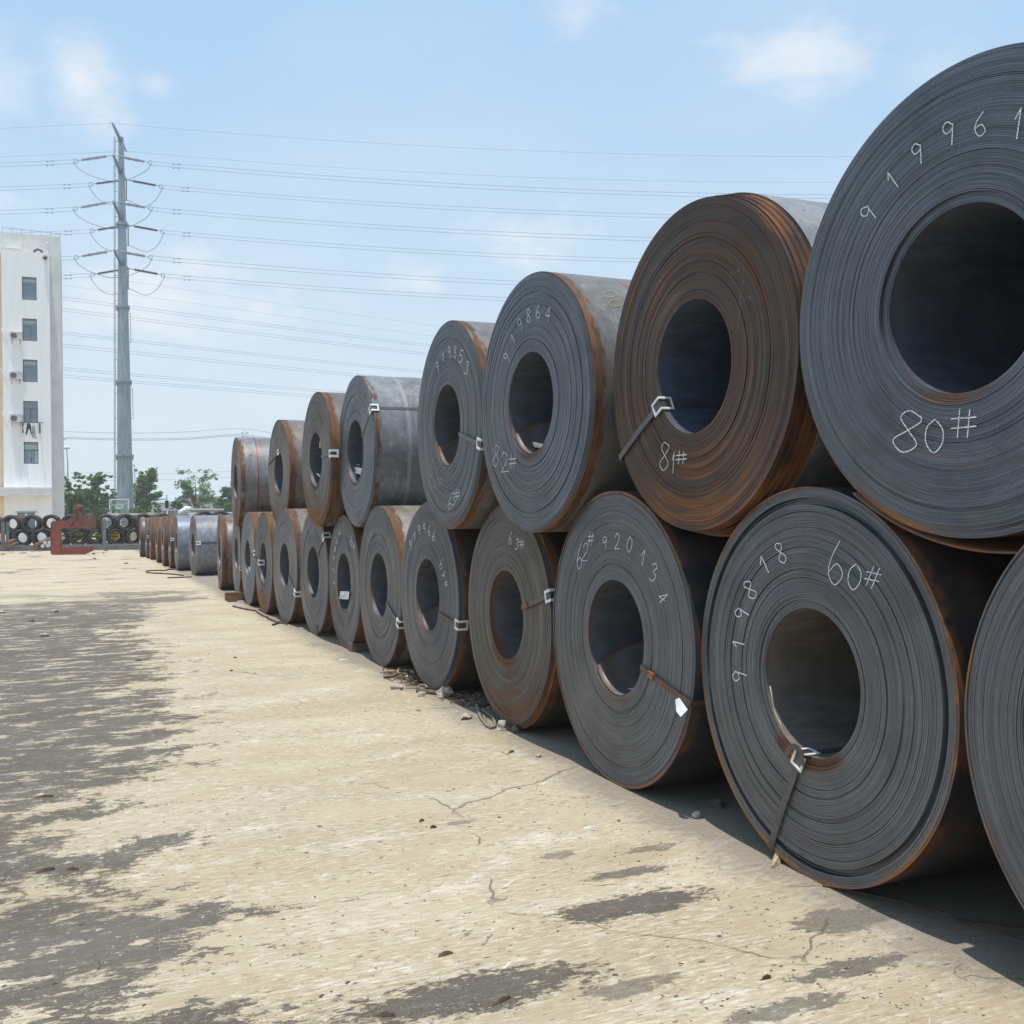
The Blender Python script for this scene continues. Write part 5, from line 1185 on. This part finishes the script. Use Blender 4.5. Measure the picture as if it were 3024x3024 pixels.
# factory far off
def factory(px0, px1, py0, py1, dist, lab, depth=40):
    a, b = at(px0, py0, dist), at(px1, py1, dist); q = empty('factory_building', ((a.x + b.x) / 2, dist, 0), 0, lab, 'factory'); w = (b.x - a.x) / 2; h = a.z
    m = MB(); m.box2((-w, 0, 0), (w, depth, h * .78)); m.build('wall', M['wall_blue'], q)
    m = MB(); m.add([(-w, -.5, h * .78), (w, -.5, h * .78), (w, depth * .5, h), (-w, depth * .5, h), (-w, depth, h * .78), (w, depth, h * .78)], [(0, 1, 2, 3), (3, 2, 5, 4), (0, 3, 4), (1, 5, 2)]); m.build('roof', M['roof_blue'], q)
    n = max(3, int(w * 2 / 7))
    for i in range(n):
        x = -w + (i + .5) * 2 * w / n; m = MB(); m.box2((x - w / n * .86, -.12, h * .50), (x + w / n * .86, -.003, h * .66)); m.build('window', M['glass_band'], q)
    m = MB()
    for i in range(int(w * 2 / 1.2)): x = -w + i * 1.2; m.box2((x, -.06, .1), (x + .1, -.004, h * .46))
    m.build('cladding_rib', M['wall_blue'], q)
    return q
factory(455, 575, 1462, 1500, 240, 'pale blue factory with a dark window band between the trees behind the pole')
factory(585, 760, 1457, 1500, 250, 'pale blue factory to the right of the sparse tree')
factory(465, 548, 1452, 1500, 300, 'farther factory block whose roof rises above the pale factory')
factory(300, 345, 1450, 1500, 280, 'small bluish factory glimpsed left of the power pole')
def house(px0, px1, py_eave, py_ridge, dist, lab, roof='roof_dark', wallm='white_old', depth=8, ridge_px=None, gable=True):
    a, b = at(px0, py_eave, dist), at(px1, py_eave, dist); q = empty('house', ((a.x + b.x) / 2, dist, 0), 0, lab, 'house'); w = (b.x - a.x) / 2; h = a.z; rz = at(px0, py_ridge, dist).z
    rx = 0 if ridge_px is None else at(ridge_px, py_ridge, dist).x - (a.x + b.x) / 2
    m = MB(); m.box2((-w, 0, 0), (w, depth, h)); m.add([(-w, 0, h), (w, 0, h), (rx, 0, rz), (-w, depth, h), (w, depth, h), (rx, depth, rz)], [(0, 1, 2), (3, 5, 4)]); m.build('wall', M[wallm], q)
    m = MB()
    for s_, ex in ((-1, -w), (1, w)):
        d = Vector((ex - rx, 0, h - rz)).normalized() * .4; n_ = .14
        m.add([(rx, -.4, rz + .03), (ex + d.x, -.4, h + d.z + .03), (ex + d.x, depth + .4, h + d.z + .03), (rx, depth + .4, rz + .03), (rx, -.4, rz + n_ + .03), (ex + d.x, -.4, h + d.z + n_), (ex + d.x, depth + .4, h + d.z + n_), (rx, depth + .4, rz + n_ + .03)],
              [(0, 1, 2, 3), (7, 6, 5, 4), (0, 4, 5, 1), (1, 5, 6, 2), (2, 6, 7, 3), (3, 7, 4, 0)])
    m.build('roof', M[roof], q)
    for i in (-.45, .35):
        m = MB(); m.box2((i * w, -.08, h * .35), (i * w + .9, -.003, h * .35 + 1.1)); m.build('window', M['glass_band'], q)
    return q
house(505, 602, 1490, 1461, 150, 'white gabled house with a dark roof edge left of the sparse tree', ridge_px=548)
house(590, 690, 1512, 1468, 145, 'white gabled house with its dark roof slope right of the sparse tree', ridge_px=566 + 24)
house(425, 470, 1487, 1486, 130, 'small plain white shed right of the power pole', 'white_trim', 'white_trim')
house(160, 204, 1492, 1470, 118, 'white house with a dark roof slope beside the white building corner', ridge_px=168)
# white plastic bundle and pale object behind the brown coils
p = at(545, 1516, 59); q = MB(); q.tube([(-.35, 0, -.25), (-.2, 0, .02), (.15, 0, .22), (.4, 0, .3)], [.1, .2, .22, .08], 8); tag(q.build('white_hood', M['white_trim'], None, p), 'pale rounded hood showing above the smooth blue grey coil', 'hood')
q, w, z = wallbox('long_shed', 543, 618, 1507, 70, 3, 'wall_beige', 'long low shed with a pale flat roof edge behind the far coils', 'shed')
m = MB(); m.box2((-w - .1, -.2, z), (w + .1, 3.2, z + .12)); m.build('roof', M['white_old'], q)

# ------------------------------------------------------------------ trees
def leaf_quads(vs, fs, c, n, rad, size, rnd, flat=.7):
    for _ in range(n):
        while True:
            d = Vector((rnd.uniform(-1, 1), rnd.uniform(-1, 1), rnd.uniform(-1, 1)))
            if d.length_squared < 1: break
        p = c + Vector((d.x * rad, d.y * rad, d.z * rad * flat)); s_ = size * rnd.uniform(.6, 1.3)
        a = Vector((rnd.gauss(0, 1), rnd.gauss(0, 1), rnd.gauss(0, .5))).normalized(); b = a.cross(Vector((rnd.gauss(0, 1), rnd.gauss(0, 1), rnd.gauss(0, 1)))).normalized()
        k = len(vs); vs += [p - a * s_, p + b * s_ * .45, p + a * s_, p - b * s_ * .45]; fs.append((k, k + 1, k + 2, k + 3))
def tree(name, px, dist, py_top, wpx, mat, lab, seed, clusters=90, leaves=26, base=.25, spread=1.0, sparse=False, leafsize=.15, cat_='tree', grp='trees beyond the yard wall', vase=0.0):
    rnd = random.Random(seed); p = at(px, 1530, dist); Ht = at(px, py_top, dist).z; W_ = wpx / F * dist / 2
    q = empty(name, (p.x, dist, 0), 0, lab, cat_, grp); tb = MB(); vs = []; fs = []
    tb.tube([(0, 0, 0), (rnd.gauss(0, .1), rnd.gauss(0, .1), Ht * base), (rnd.gauss(0, .2), 0, Ht * .55), (rnd.gauss(0, .25), 0, Ht * .82)], [Ht * .022, Ht * .018, Ht * .011, Ht * .004], 7)
    limbs = []
    for i in range(9 if cat_ == 'tree' else 5):
        an = rnd.uniform(0, 6.283); z0 = Ht * rnd.uniform(base * .7, .5); rr = W_ * rnd.uniform(.55, .98); z1 = z0 + (Ht - z0) * rnd.uniform(.3, .95)
        e_ = Vector((math.cos(an) * rr * (1 if z1 < Ht * .8 else .6), math.sin(an) * rr, z1)); mid = Vector((e_.x * .45, e_.y * .45, z0 + (z1 - z0) * .6))
        tb.tube([(0, 0, z0), mid, e_], [Ht * .011, Ht * .007, Ht * .002], 5); limbs.append((mid, e_))
    for i in range(clusters):
        if limbs and rnd.random() < (.65 if sparse else .35):
            mid, e_ = rnd.choice(limbs); c = mid.lerp(e_, rnd.uniform(.15, 1.05)) + Vector((rnd.gauss(0, .3), rnd.gauss(0, .3), rnd.gauss(0, .3))) * W_ * .35
        else:
            f = rnd.random() ** .8; zz = Ht * (base + (1 - base) * f) * .98; prof = math.sin(min(1, (f * (1 - vase) + .12)) * math.pi * (.92 - vase * .35)) ** .6
            an = rnd.uniform(0, 6.283); rr = W_ * spread * prof * math.sqrt(rnd.random()) * .95; c = Vector((math.cos(an) * rr, math.sin(an) * rr, zz))
        leaf_quads(vs, fs, c, leaves, W_ * rnd.uniform(.10, .22), leafsize, rnd)
    tb.build('trunk', M['bark'], q)
    me = bpy.data.meshes.new('crown'); me.from_pydata([tuple(v) for v in vs], [], fs); me.materials.append(M[mat]); o = bpy.data.objects.new('crown', me); C.objects.link(o); o.parent = q
    return q
tree('broadleaf_tree', 213, 100, 1390, 74, 'leaf', 'loose leafy tree right beside the white building', 1, 120, 30, .3, 1, True, .13, vase=.5)
tree('broadleaf_tree', 288, 98, 1396, 84, 'leaf', 'bushy green tree left of the power pole', 2, 150, 32, .25, 1, True, .13, vase=.4)
tree('shrub', 265, 96, 1446, 130, 'leaf_dark', 'broad dark shrub mass below the two trees left of the pole', 3, 170, 34, .05, 1.1, False, .13, 'shrub', 'shrubs beyond the yard wall')
tree('shrub', 225, 95, 1462, 60, 'leaf_dark', 'dark shrub behind the top of the red hook', 33, 90, 30, .05, 1.1, False, .13, 'shrub', 'shrubs beyond the yard wall')
tree('conifer_tree', 334, 118, 1443, 34, 'leaf_dark', 'small dark pointed tree touching the left side of the pole', 4, 70, 30, .05, 1, False, .13)
tree('broadleaf_tree', 432, 118, 1382, 92, 'leaf', 'dense tree rising close to the right side of the power pole', 5, 190, 30, .16, 1, True, .16, vase=.25)
tree('broadleaf_tree', 404, 121, 1440, 50, 'leaf_dark', 'low dark tree touching the pole foot on its right', 6, 80, 30, .1, 1, False, .15)
tree('broadleaf_tree', 580, 115, 1384, 124, 'leaf_grey', 'sparse grey green tree with spreading limbs alone against the sky', 7, 130, 24, .30, 1, True, .14, vase=.45)
tree('broadleaf_tree', 672, 135, 1440, 84, 'leaf_dark', 'dense dark round tree at the end of the upper coil row', 8, 170, 34, .12, 1, False, .17)
tree('shrub', 676, 108, 1482, 50, 'leaf_yellow', 'yellow green shrub in front of the dark round tree', 9, 70, 30, .05, 1, False, .12, 'shrub', 'shrubs beyond the yard wall')
tree('shrub', 196, 90, 1500, 30, 'leaf_olive', 'olive brown shrub at the foot of the white building', 10, 50, 26, .02, 1, False, .12, 'shrub', 'shrubs beyond the yard wall')
tree('shrub', 520, 110, 1478, 60, 'leaf_dark', 'mid green shrub right of the signal post', 11, 80, 28, .05, 1, False, .13, 'shrub', 'shrubs beyond the yard wall')
tree('shrub', 600, 108, 1497, 90, 'leaf', 'low hedge like shrub under the sparse tree', 12, 90, 28, .03, 1.1, False, .12, 'shrub', 'shrubs beyond the yard wall')
tree('shrub', 400, 100, 1500, 70, 'leaf', 'low light green shrub at the foot of the pole', 13, 70, 28, .03, 1.1, False, .12, 'shrub', 'shrubs beyond the yard wall')
tree('shrub', 470, 105, 1490, 50, 'leaf', 'small shrub under the small white shed', 14, 60, 26, .03, 1.1, False, .12, 'shrub', 'shrubs beyond the yard wall')
tree('shrub', 640, 106, 1494, 50, 'leaf_olive', 'pale flowering shrub between sparse tree and dark round tree', 15, 60, 26, .03, 1.1, False, .12, 'shrub', 'shrubs beyond the yard wall')
tree('shrub', 230, 62.3, 1566, 90, 'leaf_yellow', 'bright green weeds seen through the rod coils inside the hook', 16, 90, 30, .0, 1.2, False, .08, 'shrub', 'shrubs beyond the yard wall')
tree('shrub', 290, 62.3, 1570, 34, 'leaf_olive', 'olive weeds seen through the rod coil left of the single post', 17, 40, 26, .0, 1.2, False, .08, 'shrub', 'shrubs beyond the yard wall')
rnd = random.Random(77); vs = []; fs = []
for i in range(900):
    x = rnd.uniform(-420, 380); y = rnd.uniform(330, 420); c = Vector((x, y, rnd.uniform(.5, 5.2) + 2.0 * math.sin(x * .05)))
    leaf_quads(vs, fs, c, 7, 4.5, 1.1, rnd, .6)
me = bpy.data.meshes.new('far_wood'); me.from_pydata([tuple(v) for v in vs], [], fs); me.materials.append(M['leaf_dark']); o = bpy.data.objects.new('far_wood', me); C.objects.link(o); tag(o, 'far belt of trees along the horizon', 'trees', None, 'stuff')

# ------------------------------------------------------------------ rubble and litter on the concrete
def rock(px, py, s, mat, lab, seed, flat=.6, cat_='stone', name='stone', grp='stones lying on the concrete'):
    rnd = random.Random(seed); bm = bmesh.new(); bmesh.ops.create_icosphere(bm, subdivisions=2, radius=1)
    ph = [rnd.uniform(0, 6) for _ in range(6)]
    for v in bm.verts:
        n_ = .78 + .22 * math.sin(3 * v.co.x + ph[0]) + .18 * math.sin(4 * v.co.y + ph[1]) + .15 * math.sin(5 * v.co.z + ph[2]) + rnd.gauss(0, .10)
        v.co = Vector((v.co.x * n_ * s[0], v.co.y * n_ * s[1], max(-.5, v.co.z * n_) * s[2]))
    me = bpy.data.meshes.new(name); bm.to_mesh(me); bm.free(); me.materials.append(M[mat]); o = bpy.data.objects.new(name, me); C.objects.link(o)
    p = ground(px, py); o.location = (p.x, p.y, s[2] * .5); o.rotation_euler = (0, 0, rnd.uniform(0, 3)); tag(o, lab, cat_, grp); return o
rock(1175, 2037, (.09, .06, .035), 'stone', 'angular pale stone with a dark side left of the twig heap', 1)
rock(1374, 2123, (.085, .055, .035), 'stone', 'angular pale stone with a dark side left of the straw rope', 2)
rock(1318, 2056, (.10, .08, .075), 'stone', 'largest rough white lump beside the twig heap', 3)
rock(1302, 2062, (.04, .03, .03), 'stone', 'small white lump touching the largest rough lump', 4)
rock(1248, 2056, (.05, .035, .035), 'stone', 'white chip lying in the twig heap', 5)
rock(1218, 1993, (.04, .035, .04), 'stone', 'white chip against the rim of the coil chalked 919966', 6)
rock(1482, 2155, (.062, .05, .05), 'stone', 'pale stone touching the rusty coil foot', 7)
rock(1523, 2163, (.042, .038, .04), 'stone_dark', 'dark round pebble below the brown coil foot', 8)
rock(1593, 2235, (.028, .024, .022), 'stone', 'small buff pebble alone on the bright concrete', 9)
rock(2054, 2413, (.03, .028, .022), 'stone', 'small pebble in the shade left of the 60# coil', 10)
rock(2118, 2382, (.05, .035, .03), 'stone_dark', 'dark lump in the shade between two bottom coils', 11)
rock(1200, 2005, (.035, .03, .028), 'stone', 'tiny white chip at the upper end of the twig heap', 12)
for i, (px, py, s_) in enumerate(((10, 1638, .16), (34, 1630, .12), (60, 1635, .14), (72, 1634, .2), (95, 1630, .12), (118, 1629, .12), (305, 1634, .1), (398, 1623, .18), (375, 1624, .14), (312, 1627, .14), (276, 1637, .12), (279, 1651, .10), (372, 1665, .08))):
    rock(px, py, (s_, s_ * .6, s_ * .4), 'stone' if i < 6 or i in (7,) else 'stone_dark', ['palest stone nearest the left edge by the rack', 'small stone under the left bar pile', 'small brown stone left of the wedge shaped stone', 'wedge shaped stone in front of the rack', 'flat stone right of the wedge shaped stone', 'dark topped stone beside the red hook', 'dark flat lump right of the red hook', 'pale flat lump by the rack near the farthest coil', 'dark flat lump near the farthest coil', 'broken dark lumps before the single grey post', 'dark scrap by the hook tip', 'dark scrap below the hook tip', 'black scrap out on the far concrete'][i], 40 + i, .5)
for i, (px, py, l_) in enumerate(((8, 1810, .11), (163, 1809, .11))): rock(px, py, (.09, .06, .04), 'stone', ['white stone at the left edge on the dark topping', 'white stone in the middle of the dark topping'][i], 60 + i)
rock(133, 1880, (.09, .05, .035), 'stone', 'white stone beside a dark splinter on the left', 63)
rock(95, 1836, (.06, .05, .03), 'stone_dark', 'black lump on the dark topping at left', 64)
# twig heap
rnd = random.Random(4); m = MB()
for i in range(420):
    f = rnd.random(); px = 1150 + 280 * f + rnd.gauss(0, 14); py = 1985 + 95 * f + rnd.gauss(0, 9) + (5 if f > .6 else 0)
    p = ground(px, py); an = rnd.uniform(0, 3.14); L = rnd.uniform(.02, .09); z = rnd.uniform(.004, .05 * (1 - abs(f - .4)))
    m.bar(p + Vector((-math.cos(an) * L, -math.sin(an) * L, z)), p + Vector((math.cos(an) * L, math.sin(an) * L, z + rnd.gauss(0, .012))), rnd.uniform(.004, .014), rnd.uniform(.003, .008), mi=rnd.choice((0, 0, 0, 1, 2)))
tag(m.build('twig_heap', [M['twig'], M['straw'], M['rust_scrap']]), 'long heap of twigs, bark and chips at the foot of the 919966 coil', 'debris', None, 'stuff')
def stick(name, pts, r, mat, lab, cat_='scrap', grp='scraps lying on the concrete'):
    P = [ground(*p[:2]) + Vector((0, 0, (p[2] if len(p) > 2 else 0) + (r if not isinstance(r, list) else r[0]) * .9)) for p in pts]
    m = MB(); m.tube([p - P[0] for p in cat(P, 5)], r if not isinstance(r, list) else r[0], 6); tag(m.build(name, M[mat], None, P[0]), lab, cat_, grp)
stick('wooden_stick', [(1232, 2046), (1270, 2050), (1306, 2053)], .022, 'twig', 'brown stick lying in the twig heap beside the rough lump', 'stick')
stick('wooden_stick', [(1134, 1988), (1170, 1985), (1215, 1984)], .016, 'straw', 'pale stick at the upper end of the twig heap', 'stick')
stick('bark_strip', [(1133, 2004), (1155, 2002), (1178, 1994)], .016, 'twig', 'dark bark strip pointing left from the twig heap', 'bark')
stick('straw_rope', [(1345, 2056), (1385, 2068), (1410, 2090), (1418, 2120), (1440, 2148), (1460, 2150), (1458, 2128), (1440, 2112), (1425, 2100)], .014, 'rope', 'frayed straw rope curled at the foot of the brown coil', 'rope')
stick('straw_rope', [(1398, 2075), (1425, 2110), (1436, 2140), (1450, 2155)], .011, 'rope', 'thinner strand of straw rope under the frayed rope', 'rope')
stick('rusty_wire', [(1133, 1985, .02), (1131, 1970, .05), (1145, 1963, .08), (1170, 1964, .05), (1200, 1970, .02)], .004, 'rust_scrap', 'thin rusty wire loop beside the heap between two bottom coils', 'wire')
# hoop strip and bar lying in the distance
sx = lambda x, y: (400 + x / 5.084, 1400 + y / 5.084)
stick('bent_strip', [sx(600, 1435), sx(500, 1440), sx(440, 1455), sx(330, 1453), (435, 1688), (434, 1692), sx(260, 1495), sx(450, 1505), sx(600, 1515), sx(720, 1532)], .022, 'rust_scrap', 'bent rusty strapping strip curved on the ground before the single coils')
stick('straight_strip', [sx(480, 1567), sx(660, 1560), sx(850, 1554)], .02, 'rust_scrap', 'straight thin rusty strip lying below the bent strip')
stick('wire_scrap', [sx(1205, 1530), sx(1215, 1590), sx(1250, 1690)], .012, 'straw', 'thin pale wire leaning at the foot of the rust streaked coil')
stick('rust_strip', [(2430, 2618), (2540, 2640), (2680, 2672), (2820, 2710)], .006, 'strap_rust', 'long thin rusty strip running from the foot of the 60# coil')
stick('rust_strip', [(2820, 2712), (2920, 2728), (3040, 2742)], .006, 'strap_rust', 'rusty strip lying in the dark shade at the right edge')
stick('rust_strip', [(2820, 2722), (2930, 2752), (3040, 2775)], .006, 'strap_rust', 'lower rusty strip lying in the shade at the right edge')
for i, s_ in enumerate((((688, 1792), (720, 1800), (756, 1806)), ((759, 1810), (780, 1822), (792, 1826)), ((790, 1828), (815, 1838), (850, 1845)), ((805, 1848), (822, 1842), (832, 1836)), ((672, 1778), (690, 1777), (700, 1776)))):
    stick('bark_strip', s_, .016, 'rust_scrap', ['dark red flat scrap under the slim grey coil', 'rusty scrap under the narrow orange footed coil', 'long rusty scrap right of the narrow coil foot', 'rusty scrap crossing the long rusty scrap', 'small brown scrap left of the rusty board'][i])
# wedge under the 60# coil
p = ground(2290, 2552); m = MB(); m.add([(-.02, 0, 0), (.02, 0, 0), (.02, .12, 0), (-.02, .12, 0), (-.02, .12, .06), (.02, .12, .06), (0, -.07, .005)], [(0, 3, 2, 1), (2, 3, 4, 5), (0, 1, 6), (0, 6, 4, 3), (1, 2, 5, 6), (4, 6, 5)])
o = m.build('wooden_wedge', M['straw'], None, p); o.rotation_euler = (0, 0, -.5); tag(o, 'small pale wooden wedge under the left foot of the 60# coil', 'wedge')
# loose chips everywhere: uncountable
rnd = random.Random(12); m = MB()
def chip(px, py, s, mi):
    p = ground(px, py); an = rnd.uniform(0, 3.14); e = rnd.uniform(1, 2.4)
    a = Vector((math.cos(an), math.sin(an), 0)) * s * e; b = Vector((-math.sin(an), math.cos(an), 0)) * s; h = Vector((0, 0, s * rnd.uniform(.3, .7)))
    P = [p - a - b, p + a - b * .6, p + a * .7 + b, p - a * .8 + b * .8]
    m.add([q + Vector((0, 0, .0005)) for q in P] + [q * .7 + p * .3 + h for q in P], [(0, 3, 2, 1), (4, 5, 6, 7), (0, 1, 5, 4), (1, 2, 6, 5), (2, 3, 7, 6), (3, 0, 4, 7)], mi)
for i in range(1500):
    py = 1560 + 1440 * rnd.random() ** 1.1; px = rnd.uniform(-50, 3050)
    lim = 660 + (py - 1740) * 1.75
    if px > lim + 20 or py < 1640: continue
    P = ground(px, py); s = rnd.choice((.0015, .002, .002, .003, .004)) * (1 + P.y * .05)
    if rnd.random() < .08: s *= 1.8
    chip(px, py, s, rnd.choice((0, 0, 1, 1, 2, 3)))
for i in range(700):       # grit along the foot of the row
    py = rnd.uniform(1760, 3000); px = 690 + (py - 1780) * 1.72 + rnd.gauss(-20, 55) * (py - 1500) / 700
    P = ground(px, py); chip(px, py, rnd.choice((.0012, .0018, .003)) * (1 + P.y * .05), rnd.choice((0, 1, 1, 2)))
tag(m.build('loose_grit', [M['stone'], M['stone_dark'], M['twig'], M['rust_scrap']]), 'loose grit and chips strewn over the concrete', 'grit', None, 'stuff')
for i, (px, py, L, mat, lb) in enumerate([(1285, 1950, .0, 'paper', '')][:0] + [(1015, 1948, .13, 'paper', 'white crumpled scrap lying in front of the bottom coils'), (1745, 2445, .10, 'paper', 'thin white strip on the concrete below the 62# coil'),
        (1245, 2427, .04, 'twig', 'short dark brown chip on the bright concrete'), (1280, 2446, .04, 'rust_scrap', 'reddish brown chip beside the short dark chip'), (1315, 2822, .07, 'twig', 'dark stub at the top edge of the lower dark patch'),
        (1135, 3002, .09, 'twig', 'brown chunk of bark at the bottom edge'), (2264, 2892, .045, 'rust_scrap', 'rust red stub at lower right'), (1480, 2960, .10, 'twig', 'pointed brown splinter on the lower dark patch'), (132, 2355, .12, 'twig', 'dark splinter on the left with a pale underside'),
        (135, 2573, .10, 'twig', 'thin rusty splinter on the dark topping'), (215, 2570, .07, 'twig', 'short dark splinter right of the thin rusty splinter'), (410, 1952, .09, 'twig', 'dark splinter on the far dark topping'), (1510, 2223, .07, 'twig', 'thin dark splinter near the buff pebble'),
        (694, 1943, .05, 'twig', 'black chip on the bright concrete left of the coils'), (683, 1982, .05, 'twig', 'black chip below another black chip left of the coils'), (1235, 2101, .06, 'straw', 'pale double chip below the twig heap')]):
    p = ground(px, py); L *= .45; m = MB(); w_ = L * (.16 if mat == 'paper' else .13); h_ = .012 if mat != 'paper' else .006
    m.add([(-L, -w_ * .4, 0), (0, -w_, 0), (L, 0, 0), (0, w_, 0), (-L * .8, w_ * .3, h_), (0, -w_ * .6, h_ * 1.6), (L * .8, 0, h_), (0, w_ * .7, h_ * 1.4)], [(3, 2, 1, 0), (4, 5, 6, 7), (0, 1, 5, 4), (1, 2, 6, 5), (2, 3, 7, 6), (3, 0, 4, 7)])
    o = m.build('splinter' if mat != 'paper' else 'paper_scrap', M[mat], None, p); o.rotation_euler = (0, 0, (i * .37) % .9 - .1); tag(o, lb, 'scrap', 'scraps lying on the concrete')
# crumpled plastic by the hook
p = at(196, 1616, 52.5); m = MB(); rnd = random.Random(6)
for i in range(16): m.box((rnd.uniform(-.5, .4), rnd.uniform(-.2, .2), rnd.uniform(.03, .12)), (rnd.uniform(.08, .25), .1, rnd.uniform(.03, .10)), Matrix.Rotation(rnd.uniform(0, 3), 3, 'Y'))
tag(m.build('plastic_sheet', M['paper'], None, Vector((p.x, 52.5, 0))), 'crumpled white plastic sheet inside the opening of the red hook', 'plastic sheet')

# ------------------------------------------------------------------ summer haze
m = MB(); m.box2((-1110, -260, -1.1), (1110, 1310, 50)); hz_o = m.build('haze', [], None)
hm = bpy.data.materials.new('haze air'); hm.use_nodes = True; ht = hm.node_tree; ht.nodes.clear()
pv = ht.nodes.new('ShaderNodeVolumePrincipled'); pv.inputs['Color'].default_value = (.97, .985, 1, 1); pv.inputs['Density'].default_value = .0007; pv.inputs['Anisotropy'].default_value = .2
oo = ht.nodes.new('ShaderNodeOutputMaterial'); ht.links.new(pv.outputs[0], oo.inputs['Volume']); hz_o.data.materials.append(hm); hz_o['kind'] = 'stuff'
